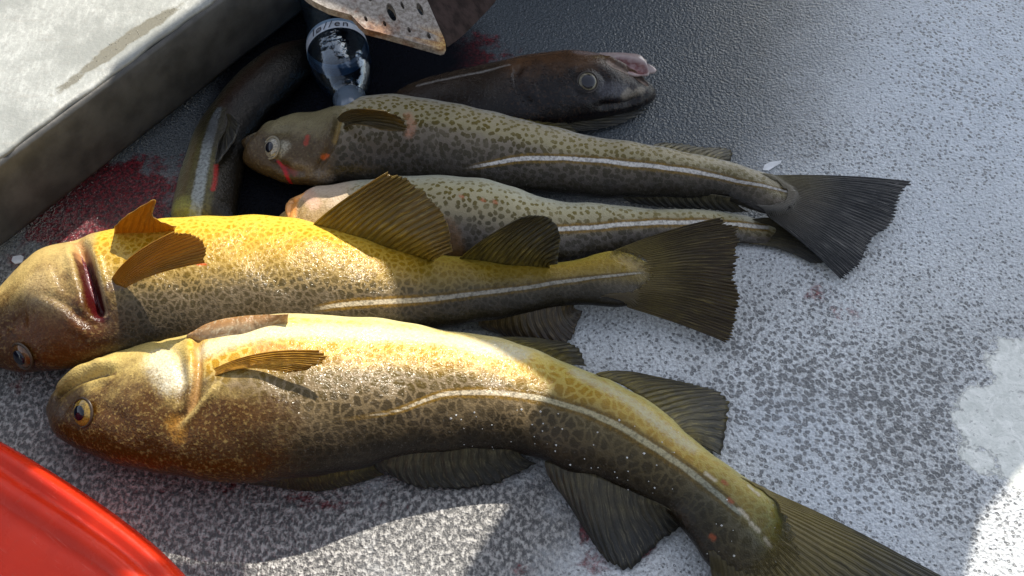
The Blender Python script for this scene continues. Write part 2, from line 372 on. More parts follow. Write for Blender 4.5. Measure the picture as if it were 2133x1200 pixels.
    def wob(s, amp=.0013, sc=26.):
        ph = rng.uniform(0, 6, 6); V = s.V*sc
        s.disp += amp*(np.sin(V[:, 0]*1.3+ph[0])*np.sin(V[:, 1]*1.9+ph[1])+.6*np.sin(V[:, 0]*3.1+V[:, 2]*2+ph[2])*np.sin(V[:, 1]*3.3+ph[3])+.35*np.sin(V[:, 0]*7+ph[4])*np.sin(V[:, 1]*6+V[:, 2]*5+ph[5]))*np.repeat(sst(s.a, .004, .02), s.m)
    def build(s, part='body'):
        V = s.V+s.nrm*s.disp[:, None]; V[:, 2] = np.maximum(V[:, 2], .0008)
        pc = s.paint.copy(); a = pc[:, 3].copy(); pc[:, :3] /= np.maximum(a, 1e-3)[:, None]; pc[:, 3] = 1
        s.V2 = V
        s.body = mesh_obj(part, V, s.F, s.mat, s.root, attrs=dict(fv=s.fv, fs=s.fs, ll=np.minimum(s.ll, 99), llm=s.llm, head=s.head, pa=a), cols=dict(pcol=np.clip(pc, 0, 1), tint=s.tnt), vecs=dict(suv=s.suv))
        s.bvh = BVHTree.FromPolygons([tuple(v) for v in V], s.F)
        return s.body
    def P3(s, p, off=-.0015):
        return s.hit(p[0], p[1], off)[0] if (len(p) < 3 or p[2] is None) else at(*p)
    def fin(s, name, base, edge, nr, mat, rag=.06, bend=.004, ridge=.00032, bow=0., rows=16, thick=.0007, sub=5, parent=None, seed=0, off=-.0015, drape=0):
        r_ = np.random.default_rng(seed+nr)
        B = catmull(np.array([s.P3(p, off) for p in base]), nr*sub+1); E = catmull(np.array([s.P3(p) for p in edge]), nr*sub+1)
        nc = nr*sub+1; jit = .55*r_.uniform(-1, .35, nr+1)+1.0*np.interp(np.arange(nr+1), np.arange(0, nr+4, 3), r_.uniform(-.8, .5, len(np.arange(0, nr+4, 3)))); jr = np.interp(np.arange(nc)/sub, np.arange(nr+1), jit)
        fr = (np.arange(nc) % sub)/sub; notch = np.sin(np.pi*fr)**2*r_.uniform(.3, 1.4, nc)
        V = []; at_r = []; at_t = []; at_u = []; at_o = []
        nrm0 = np.cross(E[nc//2]-B[nc//2], B[-1]-B[0]+1e-6); nrm0 /= np.linalg.norm(nrm0)+1e-9
        if nrm0[2] < 0: nrm0 = -nrm0
        wav = r_.uniform(0, 6, 3); bd = B[0]-B[-1]; bd[2] = 0; bd /= np.linalg.norm(bd)+1e-9
        for i in range(rows):
            t = i/(rows-1)
            for j in range(nc):
                tt = t*(1+rag*(jr[j]-notch[j]*.6)*t*t)
                p = B[j]*(1-tt)+E[j]*tt
                u = j/(nc-1); p = p+bd*bend*4*t*(1-t)
                p = p+nrm0*(ridge*math.cos(2*math.pi*j/sub)*min(1, t*5)+bow*math.sin(math.pi*min(tt, 1))+.0012*t*math.sin(u*9+wav[0]+t*3)*(1 if nr > 12 else .4))
                p[2] = max(p[2], .0015)
                if drape and 0 < t < drape:
                    h_ = s.bvh.ray_cast(Vector((p[0], p[1], .3)), Vector((0, 0, -1)))[0]
                    if h_ is not None: p[2] = max(p[2], h_.z+.0010*min(1, t*14)-.0012*(1-min(1, t*14)))
                at_o.append(1. if (drape and 0 < t < drape and h_ is not None and all(s.bvh.ray_cast(Vector((p[0]+dx_, p[1]+dy_, .3)), Vector((0, 0, -1)))[0] is not None for dx_, dy_ in ((.007, 0), (-.007, 0), (0, .007), (0, -.007)))) else 0.)
                V.append(p); at_r.append(u*nr); at_t.append(t); at_u.append(u)
        o = mesh_obj(name, V, grid_faces(rows, nc), mat, parent or s.root, attrs=dict(ray=at_r, ft=at_t, fu=at_u, ov=at_o))
        md = o.modifiers.new('solid', 'SOLIDIFY'); md.thickness = thick; md.offset = 0
        return o
    def eye(s, px, py, r, iris=(.30, .17, .02), look=None, rim=(.05, .03, .015), pr=.5, pupcol=(.004, .005, .012), off=0., milky=0):
        p, nn = s.hit(px, py, off)
        if look is not None: nn = nn+np.array(look); nn /= np.linalg.norm(nn)
        a = np.cross(nn, (0, 0, 1.)); a /= np.linalg.norm(a)+1e-9; b = np.cross(nn, a)
        def dome(rr, h, z0, nr=10, ns=36):
            V = []; 
            for i in range(nr+1):
                q = i/nr*math.pi/2
                for j in range(ns):
                    g = 2*math.pi*j/ns; V.append(p+nn*(z0+h*math.cos(q))+(a*math.cos(g)+b*math.sin(g))*rr*max(math.sin(q), .001))
            return V, grid_faces(nr+1, ns, True)
        V, F = dome(r, r*.42, -.0006)
        im = NT('fish_iris'); co = im.co(); ic = im.mix(im.sst(im.noise(co, 900, 3), .35, .7), iris, tuple(x*.4 for x in iris))
        o = mesh_obj('eye', V, F, im.out(Base_Color=ic, Roughness=.12, Metallic=.1, Coat_Weight=.5, Coat_Roughness=.05), s.root)
        V, F = dome(r*pr, r*.16, r*.38-.0006)
        mesh_obj('pupil', V, F, simple('fish_pupil', pupcol, .06, Coat_Weight=.25, Coat_Roughness=.02), o)
        ring = [p+nn*(.0002)+(a*math.cos(g)+b*math.sin(g))*r*1.05 for g in np.linspace(0, 2*math.pi, 40)]
        V, F = tube(ring, r*.10, 10); mesh_obj('eyelid', V, F, simple('fish_eyelid', rim, .4), o)
        return o
    def lip(s, name, pts, rad, mat, off=0.):
        L = s.line(pts, 30)+0; L = np.array([s.hit(*proj(p), off)[0] for p in L])
        V, F = tube(L, rad*np.sin(np.linspace(.25, math.pi-.25, 30)), 12); return mesh_obj(name, V, F, mat, s.root)

def fin_material(name, base, tip, raydark=(.02, .018, .012), freq=1., transl=.25, rough=.32, wetspec=.3, rayamt=.75, streak=.35, melt=0, root=None):
    m = NT(name); co = m.co(); ray = m.attr('ray'); t = m.attr('ft')
    nz = m.noise(co, 140, 4, .6); ray = m.math('ADD', ray, m.math('MULTIPLY', m.math('SUBTRACT', m.noise(co, 35, 3), .5), 1.6)); nf = m.noise(co, 900, 2)
    tt = m.math('ADD', t, m.math('MULTIPLY', m.math('SUBTRACT', nz, .5), .5))
    c = m.mix(m.sst(tt, .1, .9), base, tip)
    w1 = m.math('MULTIPLY_ADD', m.math('COSINE', m.math('MULTIPLY', ray, 2*math.pi*freq)), .5, .5)
    w2 = m.math('MULTIPLY_ADD', m.math('COSINE', m.math('ADD', m.math('MULTIPLY', ray, 6*math.pi*freq), m.math('MULTIPLY', nz, 2.))), .5, .5)
    cmb = lambda fx, fy: m.n('ShaderNodeCombineXYZ', X=m.math('MULTIPLY', ray, fx), Y=m.math('MULTIPLY', t, fy)).outputs[0]
    n_a = m.noise(cmb(1.1, .9), 1.7, 4, .7); n_b = m.noise(cmb(3.4, 2.2), 1.6, 3, .65); n_c = m.noise(cmb(.35, 2.4), 1.3, 3, .6)
    gap = m.math('MULTIPLY', m.math('SUBTRACT', 1., m.sst(w1, .1, .6)), m.sst(n_a, .35, .6, rayamt*.35, rayamt))
    gap2 = m.math('MULTIPLY', m.math('SUBTRACT', 1., m.sst(w2, .2, .8)), m.sst(t, .2, .9, .05, rayamt*.5))
    c = m.mix(m.math('MULTIPLY', m.sst(n_c, .38, .66), .7), c, m.mix(.5, tip, raydark))
    c = m.mix(m.math('MAXIMUM', gap, gap2), c, raydark)
    c = m.mix(m.math('MULTIPLY', m.sst(n_b, .50, .68), streak), c, tuple(min(1, x*2.6+.04) for x in base))
    c = m.mix(m.math('MULTIPLY', m.math('MULTIPLY', m.sst(m.noise(cmb(4, 7), 1.5, 3, .7), .62, .70), m.sst(t, .45, .95)), streak*1.3), c, tuple(min(1, x*2.5+.16) for x in base))
    if root:
        ub = m.math('ADD', m.attr('fu'), m.math('MULTIPLY', m.math('SUBTRACT', nz, .5), .35)); rcl = m.ramp(ub, [(.05, root[0]), (.45, root[1]), (.95, root[2])])
        c = m.mix(m.math('MULTIPLY', m.math('SUBTRACT', 1., m.sst(m.math('ADD', t, m.math('MULTIPLY', m.math('SUBTRACT', n_a, .5), .5)), .12, .62)), m.math('SUBTRACT', 1., m.math('MULTIPLY', gap, .45))), c, rcl)
    c = m.mix(m.sst(nf, .3, .7, 0., .3), c, raydark)
    nm = m.bump(m.math('ADD', m.math('ADD', m.math('MULTIPLY', w1, .8), m.math('MULTIPLY', w2, .4)), m.math('MULTIPLY', n_a, 1.8)), .7, .0009)
    m.out(Base_Color=c, Roughness=rough, Normal=nm, Coat_Weight=wetspec, Coat_Roughness=.12, Specular_IOR_Level=.25)
    tr = m.n('ShaderNodeBsdfTranslucent', Color=m.mix(.4, c, tuple(min(1, x*2) for x in base)))
    mx = m.n('ShaderNodeMixShader', i0=transl); out = m.t.nodes['Material Output']
    m.t.links.new(m.p.outputs[0], mx.inputs[1]); m.t.links.new(tr.outputs[0], mx.inputs[2]); m.t.links.new(mx.outputs[0], out.inputs[0])
    if melt:      # the membrane thins out into the skin of the tail stalk
        a_ = m.sst(m.math('ADD', t, m.math('ADD', m.math('MULTIPLY', m.math('SUBTRACT', m.noise(co, 300, 3), .5), melt), m.math('MULTIPLY', m.math('SUBTRACT', w2, .5), -melt*.35))), melt*.45, melt*.95); a_ = m.math('MAXIMUM', a_, m.math('SUBTRACT', 1., m.sst(m.attr('ov'), .5, 1.)))
        m2 = m.n('ShaderNodeMixShader', i0=a_); tp = m.n('ShaderNodeBsdfTransparent')
        m.t.links.new(tp.outputs[0], m2.inputs[1]); m.t.links.new(mx.outputs[0], m2.inputs[2]); m.t.links.new(m2.outputs[0], out.inputs[0])
    return m.m

G = 'freshly caught cod lying on the deck'
# ================================================================== front fish
gold_spot = [(0, (.50, .33, .04)), (.18, (.52, .28, .003)), (.42, (.38, .19, .002)), (.56, (.105, .066, .005)), (.72, (.040, .026, .007)), (1, (.008, .004, .001))]
gold_pale = [(0, (.70, .64, .36)), (.2, (.68, .49, .10)), (.42, (.56, .38, .09)), (.58, (.22, .16, .085)), (.74, (.14, .098, .045)), (1, (.010, .006, .003))]
m_front = skin_material('cod_skin_front', .0070, .11, gold_spot, gold_pale, headc=((.50, .37, .12), (.060, .024, .003)), lo=.0, hi=.22)
f1 = Fish('cod', 'largest golden cod in front, lying whole beside the red container, dark back towards the camera', G,
    [((107, 832), (109, 842)), ((113, 800), (120, 868)), ((135, 765), (150, 897)), ((190, 738), (200, 930)), ((260, 716), (265, 957)), ((340, 702), (345, 982)),
     ((420, 690), (425, 1000)), ((510, 668), (510, 1006)), ((600, 655), (600, 997)), ((700, 656), (695, 980)), ((800, 665), (790, 962)), ((900, 682), (880, 950)),
     ((1000, 697), (965, 942)), ((1100, 723), (1050, 942)), ((1190, 760), (1120, 955)), ((1270, 785), (1185, 980)), ((1330, 822), (1255, 1003)), ((1385, 865), (1320, 1030)),
     ((1440, 915), (1380, 1058)), ((1500, 957), (1428, 1095)), ((1560, 992), (1462, 1145)), ((1615, 1035), (1500, 1195)), ((1655, 1095), (1555, 1225)), ((1680, 1150), (1630, 1225)), ((1685, 1180), (1672, 1205))],
    m_front, k=.62, lift=([0, .12, .6, 1], [.004, 0, 0, .006]), n=420, m=150)
f1.wob()
hx = sst(f1.fv, .45, .75); f1.head = 1-sst((proj(f1.V)[:, 0]-355)/(75+380*hx), 0, 1)
f1.head = np.maximum(f1.head, 0)
f1.lateral([(640, 885), (760, 868), (830, 855), (880, 835), (930, 820), (1000, 818), (1060, 821), (1120, 829), (1200, 850), (1280, 885), (1360, 932), (1430, 978), (1500, 1034), (1548, 1078)], .0024, .25, ([0, .15, .4, .75, .9, 1], [.25, .5, 1., 1.25, 1.2, .8]))
f1.groove([(112, 838), (126, 812), (160, 788), (215, 770), (240, 775)], .0060, .0045)
f1.groove([(114, 818), (132, 792), (170, 765), (225, 752)], -.0034, .0050)
f1.col([(112, 836), (126, 812), (160, 788), (215, 770), (238, 776)], .0026, (.05, .022, .008), .9, .3)
f1.groove([(128, 872), (150, 835), (190, 806), (235, 800)], .0010, .003)
f1.groove([(325, 708), (368, 740), (382, 795), (372, 850)], .0022, .0028)
f1.groove([(345, 712), (350, 760), (352, 800)], -.0010, .006)
f1.groove([(408, 696), (414, 745), (410, 800), (396, 848), (356, 884)], .0032, .0030)
f1.groove([(392, 698), (398, 745), (394, 800), (380, 848)], -.0016, .0045)
f1.groove([(455, 798), (428, 828), (400, 858), (372, 892)], -.0018, .0032)
f1.groove([(205, 850), (235, 860), (262, 880)], .0010, .005)
f1.col([(410, 700), (414, 745), (410, 800), (396, 850)], .0042, (.36, .20, .07), .75)
f1.col([(455, 798), (428, 828), (400, 858), (372, 890)], .0030, (.42, .30, .10), .7)
f1.col([(360, 880), (372, 905)], .009, (.34, .16, .02), .6, .1)
f1.col([(330, 745), (360, 790)], .016, (.66, .62, .48), .7, .1)
f1.col([(120, 800), (150, 765), (190, 745)], .007, (.36, .22, .09), .7, .2)
f1.col([(108, 838), (125, 862)], .008, (.07, .05, .035), .8, .2)
f1.col([(440, 725), (560, 690), (760, 690), (900, 705), (1080, 735)], .014, (.54, .51, .38), .8, .2)
f1.col([(540, 722), (600, 728), (640, 742)], .008, (.46, .20, .08), .55, .2)
f1.col([(1200, 775), (1290, 820), (1370, 880), (1440, 930)], .009, (.40, .38, .26), .7, .1)
for p in ((1508, 1003), (1520, 1042), (1482, 1118)): f1.col([p, (p[0]+4, p[1]+3)], .0028, (.22, .05, .015), .85, .3)
for p, q in (((1562, 1092), (1580, 1108)), ((1592, 1125), (1604, 1140)), ((1540, 1062), (1556, 1080)), ((1562, 1010), (1580, 1030)), ((1470, 985), (1490, 1000))): f1.col([p, q], .0024, (.42, .38, .30), .75, .1)
f1.col([(138, 800), (140, 802)], .0016, (.015, .010, .006), .8, .4); f1.col([(146, 806), (148, 808)], .0016, (.015, .010, .006), .8, .4); 
f1.groove([(152, 768), (174, 760), (197, 758)], .0008, .0028)
f1.tint([(1220, 800), (1340, 880), (1420, 950), (1500, 1020), (1620, 1130)], .05, (.62, .66, .55), .9, .45)
f1.tint([(1500, 1040), (1580, 1100), (1650, 1160)], .045, (.50, .60, .80), .9, .1)
f1.tint([(1610, 1100), (1660, 1160)], .03, (.6, .7, .8), .9, .1)
f1.col([(1668, 1120), (1610, 1205)], .022, (.13, .10, .028), .6, .1)
f1.build()
f1.eye(172, 860, .0094, iris=(.42, .26, .04), look=(-.25, -.2, 0), pr=.55)
dark_fin = fin_material('dark_fin', (.12, .10, .05), (.042, .045, .048), rayamt=.65, transl=.35)
olive_fin = fin_material('olive_fin', (.22, .17, .035), (.065, .060, .042), rayamt=.65, transl=.4)
gold_fin = fin_material('gold_fin', (.46, .22, .015), (.48, .27, .03), raydark=(.17, .07, .006), rayamt=.7, transl=.35, streak=.2)
f1.fin('pectoral_fin', [(425, 775, None), (430, 782, None), (436, 788, None)], [(672, 730, .092), (690, 748, .090), (668, 764, .086), (600, 776, .082)], 11, gold_fin, rag=.05, bow=.004)
belly_fin = fin_material('belly_fin', (.50, .40, .26), (.42, .22, .08), raydark=(.24, .13, .05), rayamt=.35, transl=.3)
f1.fin('pelvic_fin', [(388, 704, None), (440, 706, None), (520, 692, None), (600, 670, None)], [(392, 696, .062), (440, 672, .068), (510, 658, .072), (602, 655, .074)], 5, belly_fin, rag=.0, bend=0, bow=.002, ridge=.0001)
f1.fin('dorsal_fin', [(560, 985), (640, 975), (720, 965), (785, 958)], [(520, 1012, .010), (640, 1020, .004), (740, 1014, .003), (800, 988, .008)], 13, olive_fin, seed=3)
f1.fin('dorsal_fin', [(790, 952), (880, 940), (980, 932), (1080, 937)], [(800, 985, .012), (880, 1015, .004), (1010, 1016, .003), (1118, 965, .006)], 16, dark_fin, seed=5)
f1.fin('dorsal_fin', [(1135, 962), (1220, 985), (1320, 1025), (1410, 1072)], [(1180, 1040, .004), (1283, 1186, .003), (1380, 1130, .003), (1448, 1078, .004)], 18, dark_fin, seed=6, bow=.002)
f1.fin('anal_fin', [(1000, 700), (1060, 712), (1130, 733), (1190, 760)], [(1090, 705, .02), (1150, 708, .015), (1200, 722, .010), (1222, 762, .006)], 12, olive_fin, seed=7)
f1.fin('anal_fin', [(1240, 778), (1310, 810), (1380, 862), (1445, 920)], [(1330, 780, .018), (1450, 800, .010), (1512, 835, .005), (1506, 948, .003)], 18, olive_fin, seed=8)
tail_olive = fin_material('tail_fin_olive', (.17, .135, .030), (.040, .044, .042), rayamt=.6, melt=.34, transl=.3, root=((.30, .23, .06), (.17, .13, .04), (.06, .048, .022)))
f1.fin('tail_fin', [(1530, 985, None), (1565, 1030, None), (1560, 1090, None), (1525, 1140, None), (1466, 1150, None)], [(1965, 1205, .004), (2080, 1290, .004), (1900, 1420, .004), (1700, 1500, .004), (1505, 1420, .004)], 34, tail_olive, seed=9, rag=.05, off=-.003, drape=.7, rows=34)
# grit stuck to the skin
def grit(fish, regions, n, mat, name='grit', r0=.0004, r1=.0012):
    V, F = [], []
    for _ in range(n):
        x0, y0, x1, y1 = regions[rng.integers(len(regions))]
        p, nn = fish.hit(rng.uniform(x0, x1), rng.uniform(y0, y1))
        r = rng.uniform(r0, r1)**1.0*rng.uniform(.6, 1); k = len(V)
        for d in ((1, 0, 0), (-1, 0, 0), (0, 1, 0), (0, -1, 0), (0, 0, 1), (0, 0, -1)): V.append(p+np.array(d)*r*rng.uniform(.6, 1.2))
        F += [(k+a, k+b, k+c) for a, b, c in ((0, 2, 4), (2, 1, 4), (1, 3, 4), (3, 0, 4), (2, 0, 5), (1, 2, 5), (3, 1, 5), (0, 3, 5))]
    o = mesh_obj(name, V, F, mat, fish.root, smooth=False); o['kind'] = 'stuff'; return o
grit_m = simple('grit', (.6, .6, .58), .4)
grit(f1, [(930, 850, 1180, 960), (1150, 860, 1420, 1040), (1400, 1000, 1640, 1190)], 80, grit_m)

# ================================================================== middle golden fish with the open gill
m_mid = skin_material('cod_skin_middle', .0050, .14, [(0, (.52, .32, .03)), (.2, (.46, .24, .004)), (.5, (.27, .15, .003)), (.68, (.055, .038, .008)), (1, (.010, .007, .003))],
    [(0, (.74, .53, .07)), (.3, (.64, .39, .045)), (.55, (.38, .25, .06)), (.75, (.13, .095, .05)), (1, (.02, .014, .007))], headc=((.46, .33, .12), (.060, .020, .003)), lo=-.05, hi=.12)
f2 = Fish('cod', 'golden cod with open dark red gill slit and raised orange fins', G,
    [((-62, 660), (-60, 672)), ((-45, 625), (-48, 720)), ((-10, 598), (-20, 755)), ((45, 556), (40, 772)), ((100, 516), (105, 776)), ((160, 499), (170, 768)), ((240, 476), (250, 758)), ((340, 457), (350, 748)),
     ((450, 450), (455, 742)), ((560, 452), (560, 735)), ((660, 463), (655, 728)), ((750, 483), (745, 715)), ((830, 508), (830, 700)), ((900, 529), (910, 688)), ((970, 533), (985, 675)),
     ((1050, 541), (1065, 660)), ((1130, 548), (1140, 644)), ((1190, 546), (1205, 632)), ((1240, 530), (1262, 636)), ((1290, 525), (1318, 632)), ((1340, 545), (1352, 612)), ((1378, 572), (1380, 588))],
    m_mid, k=.60, lift=([0, .15, .6, 1], [.004, 0, 0, .022]), n=400, m=150)
f2.wob()
hx = sst(f2.fv, .5, .8); f2.head = 1-sst((proj(f2.V)[:, 0]+.25*(proj(f2.V)[:, 1]-500)-170)/(60+160*hx), 0, 1)
f2.lateral([(640, 646), (720, 634), (820, 628), (900, 622), (1000, 610), (1100, 598), (1200, 584), (1290, 574), (1345, 570)], .0022, .1, ([0, .1, .4, .8, 1], [.6, 1., 1.1, .8, .4]))
f2.groove([(158, 495), (172, 535), (184, 580), (196, 625), (212, 668)], .010, .0058)
f2.col([(166, 520), (176, 555), (186, 595), (196, 630), (208, 655)], .0064, (.045, .002, .004), 1., .75)
f2.groove([(178, 500), (202, 545), (215, 600), (222, 660)], -.0018, .0036)
f2.col([(176, 502), (199, 545), (211, 600), (217, 655)], .0028, (.46, .36, .20), .5, .3)
f2.groove([(146, 505), (154, 555), (165, 605), (180, 650)], -.0022, .0050)
f2.col([(160, 500), (166, 525)], .006, (.42, .20, .08), .8, .3)
f2.groove([(75, 612), (120, 625), (160, 655), (205, 690)], .0018, .0035)
f2.groove([(60, 628), (110, 645), (150, 675), (190, 705)], -.0014, .0050)
for i in range(6): f2.groove([(100+i*9, 540-i*3), (122+i*8, 585), (140+i*6, 630)], .0006, .0022)
f2.col([(80, 590), (110, 640)], .018, (.40, .30, .14), .4, .1)
f2.col([(60, 690), (130, 700), (120, 740)], .024, (.11, .035, .006), .6, .2)
f2.groove([(0, 690), (30, 672), (60, 668)], .0024, .0045)
f2.groove([(232, 590), (255, 582), (290, 575)], .0012, .006)
f2.col([(235, 596), (262, 590)], .006, (.10, .06, .05), .7, .3)
f2.col([(410, 551), (425, 548)], .0016, (.60, .06, .005), .9, .5)
f2.col([(20, 690), (22, 692)], .0016, (.015, .010, .006), .8, .4); f2.col([(28, 698), (30, 700)], .0016, (.015, .010, .006), .8, .4); 
f2.groove([(30, 660), (52, 652), (75, 650)], .0008, .0028)
f2.tint([(960, 570), (1100, 575), (1250, 570), (1370, 580)], .045, (.44, .50, .62), .9, .4)
f2.col([(1350, 580), (1370, 585)], .014, (.16, .12, .035), .6, .1)
f2.build()
for i, w in enumerate((-3, 3)):
    L = f2.line([(169+w*.7, 532+i*6), (180+w*.7, 565), (190+w*.7, 605), (203+w*.5, 640)], 40)
    V, F = tube(L+np.array((0, 0, -.0012)), .0022*np.sin(np.linspace(.3, 2.9, 40))*(1+.08*np.sin(np.arange(40)*1.3+i)), 12)
    mesh_obj('gill', V, F, simple('gill_flesh', (.085, .003, .007), .22, bscale=1500, bstr=.8, Coat_Weight=.5), f2.root)
f2.eye(46, 742, .0092, iris=(.16, .07, .02), look=(-.3, -.1, 0), pr=.6)
f2.fin('pectoral_fin', [(232, 580, None), (240, 592, None), (255, 600, None)], [(360, 484, .118), (410, 488, .115), (434, 520, .104), (428, 548, .095)], 14, gold_fin, rag=.03, bow=.003, seed=2)
f2.fin('pelvic_fin', [(236, 484, None), (290, 484, None), (362, 478, None)], [(238, 474, .082), (268, 446, .092), (322, 416, .105), (316, 446, .095), (330, 460, .09), (368, 472, .082)], 9, gold_fin, rag=.0, bend=0, bow=.001, seed=1)
yel_fin = fin_material('yellow_fin', (.34, .24, .035), (.17, .10, .03), raydark=(.10, .075, .018), rayamt=.75, transl=.35, streak=.3)
f2.fin('anal_fin', [(650, 466), (730, 488), (820, 518), (905, 540)], [(810, 355, .098), (870, 385, .092), (935, 465, .082), (942, 524, .065)], 20, yel_fin, rag=.05, ridge=.0009, bow=.004, seed=11)
f2.fin('anal_fin', [(955, 537), (1020, 545), (1090, 553), (1150, 556)], [(1085, 455, .085), (1140, 442, .082), (1168, 480, .070), (1162, 546, .045)], 16, olive_fin, rag=.05, ridge=.0009, seed=12)
brown_fin = fin_material('brown_fin', (.085, .055, .016), (.03, .016, .010), rayamt=.6, streak=.45)
f2.fin('dorsal_fin', [(1000, 668), (1080, 655), (1150, 640), (1200, 634)], [(1020, 690, .006), (1100, 715, .003), (1180, 722, .003), (1214, 648, .006)], 15, brown_fin, seed=13)
f2.fin('tail_fin', [(1215, 545, None), (1280, 548, None), (1310, 575, None), (1290, 605, None), (1240, 628, None)], [(1515, 448, .058), (1542, 490, .052), (1536, 580, .036), (1540, 660, .018), (1524, 718, .008)], 38, fin_material('tail_fin_brown', (.20, .155, .045), (.060, .036, .018), rayamt=.65, melt=.34, transl=.35, root=((.26, .20, .06), (.20, .15, .05), (.09, .065, .03))), seed=14, rag=.05, off=-.003, rows=34, drape=.7)

# ================================================================== third fish, mostly hidden
spotted = [(0, (.19, .145, .010)), (.4, (.12, .085, .004)), (.65, (.040, .030, .006)), (1, (.008, .007, .005))]
m_third = skin_material('cod_skin_third', .0052, .34, spotted, [(0, (.52, .53, .44)), (.35, (.40, .36, .22)), (.6, (.26, .22, .13)), (.8, (.09, .075, .06)), (1, (.03, .025, .02))], 'spot', lo=.10, hi=.30,
    headc=((.50, .40, .30), (.30, .20, .08)), llcol=(.62, .60, .55))
f3 = Fish('cod', 'pale spotted cod wedged between two others, orange lips showing behind the raised yellow fin', G,
    [((598, 440), (600, 455)), ((605, 415), (612, 480)), ((625, 396), (635, 500)), ((670, 388), (685, 522)), ((740, 377), (750, 535)), ((820, 366), (825, 545)), ((900, 362), (900, 552)), ((980, 369), (975, 556)),
     ((1060, 388), (1050, 558)), ((1140, 412), (1130, 553)), ((1220, 424), (1210, 540)), ((1310, 430), (1300, 524)), ((1400, 435), (1395, 513)), ((1480, 439), (1480, 508)), ((1540, 446), (1540, 508)), ((1590, 458), (1590, 508)), ((1625, 475), (1625, 496))],
    m_third, k=.60, n=300, m=110)
f3.wob()
f3.head = 1-sst(proj(f3.V)[:, 0], 660, 800)
f3.lateral([(1000, 486), (1080, 480), (1165, 476), (1250, 471), (1340, 466), (1450, 464), (1540, 468), (1605, 474)], .0026, .3, ([0, 1], [1, 1]))
f3.col([(604, 450), (612, 425), (628, 400)], .007, (.62, .26, .06), .95, .5)
f3.col([(640, 400), (655, 425)], .008, (.60, .38, .28), .7, .2)
f3.groove([(612, 455), (622, 430), (642, 402)], .002, .0025)
f3.col([(930, 470), (945, 500), (950, 525)], .010, (.12, .06, .02), .7, .3)
for p in ((960, 410), (1005, 416), (1030, 420)): f3.col([p, (p[0]+3, p[1]+2)], .0025, (.35, .08, .02), .8, .4)
f3.build()
f3.lip('lip', [(600, 455), (605, 425), (630, 396)], .0042, simple('fish_lip', (.62, .30, .10), .3, bscale=400), -.001)
f3.fin('tail_fin', [(1560, 455, None), (1615, 475, None), (1600, 500, None), (1560, 508, None)], [(1720, 465, .010), (1740, 510, .008), (1720, 546, .006), (1690, 546, .005)], 22, dark_fin, seed=15, rag=.02)
f3.fin('dorsal_fin', [(960, 550), (1040, 552), (1100, 550), (1160, 546)], [(980, 570, .01), (1060, 575, .004), (1120, 572, .003), (1180, 556, .004)], 10, dark_fin, seed=16)

# ================================================================== fourth fish, spotted
m_fourth = skin_material('cod_skin_fourth', .0050, .36, spotted, [(0, (.44, .44, .42)), (.25, (.38, .33, .22)), (.5, (.30, .26, .15)), (.62, (.18, .15, .11)), (.8, (.085, .068, .05)), (1, (.015, .013, .012))], 'spot', lo=.06, hi=.22,
    headc=((.20, .17, .09), (.062, .040, .018)), llcol=(.62, .60, .57), llside=(.17, .10, .012))
f4 = Fish('cod', 'grey spotted cod with a white pupil rim and fanned black tail, fourth from the front', G,
    [((534, 283), (536, 297)), ((538, 263), (545, 328)), ((556, 248), (565, 352)), ((600, 238), (602, 376)), ((650, 234), (655, 388)), ((700, 222), (710, 390)), ((760, 203), (765, 388)), ((840, 198), (840, 388)),
     ((920, 207), (915, 388)), ((1000, 226), (990, 393)), ((1080, 247), (1065, 400)), ((1160, 268), (1145, 408)), ((1240, 285), (1225, 412)), ((1320, 297), (1305, 413)), ((1400, 310), (1390, 412)), ((1470, 327), (1465, 412)),
     ((1530, 343), (1525, 418)), ((1578, 354), (1562, 434)), ((1618, 368), (1590, 444)), ((1648, 386), (1622, 440)), ((1664, 404), (1654, 426))],
    m_fourth, k=.62, lift=([0, .12, .6, .85, 1], [.006, 0, 0, .008, .022]), n=380, m=130)
f4.wob()
f4.head = 1-sst(proj(f4.V)[:, 0]-.2*(300-proj(f4.V)[:, 1]), 670, 730)
f4.lateral([(960, 352), (1020, 342), (1080, 331), (1140, 328), (1220, 331), (1320, 342), (1420, 356), (1500, 369), (1560, 381), (1610, 391), (1650, 402)], .0022, .12, ([0, .2, .5, 1], [.5, 1.1, 1.25, .7]))
f4.groove([(706, 236), (702, 265), (692, 300), (668, 340), (655, 378)], .0028, .0030)
f4.groove([(694, 238), (690, 265), (680, 300)], -.0015, .0045)
f4.groove([(560, 322), (585, 345), (610, 358), (640, 360)], .0030, .0042)
f4.col([(560, 322), (585, 345), (610, 358), (638, 360)], .0026, (.03, .012, .01), .85, .2)
f4.groove([(640, 245), (655, 290), (650, 330)], .0016, .005)
f4.groove([(560, 262), (600, 275), (640, 285)], .0010, .006)
f4.col([(712, 238), (704, 265), (696, 292)], .0030, (.30, .20, .06), .7, .4)
f4.col([(640, 282), (636, 298)], .0030, (.30, .03, .015), .8, .3)
f4.col([(672, 326), (680, 322)], .0030, (.48, .09, .01), .85, .3)
f4.col([(576, 336), (590, 355), (606, 382)], .0022, (.38, .01, .02), .95, .4)
f4.col([(590, 350), (612, 362)], .0040, (.20, .02, .02), .6, .3)
f4.col([(850, 240), (858, 262), (852, 280)], .006, (.45, .20, .12), .5, .1)
f4.col([(590, 305), (578, 316)], .0085, (.50, .48, .38), .6, .1)
f4.col([(620, 350), (680, 372)], .010, (.20, .17, .14), .5, .2)
f4.col([(548, 290), (550, 292)], .0016, (.015, .010, .006), .8, .4); f4.col([(552, 298), (554, 300)], .0016, (.015, .010, .006), .8, .4); 
f4.groove([(560, 280), (582, 272), (605, 270)], .0008, .0028)
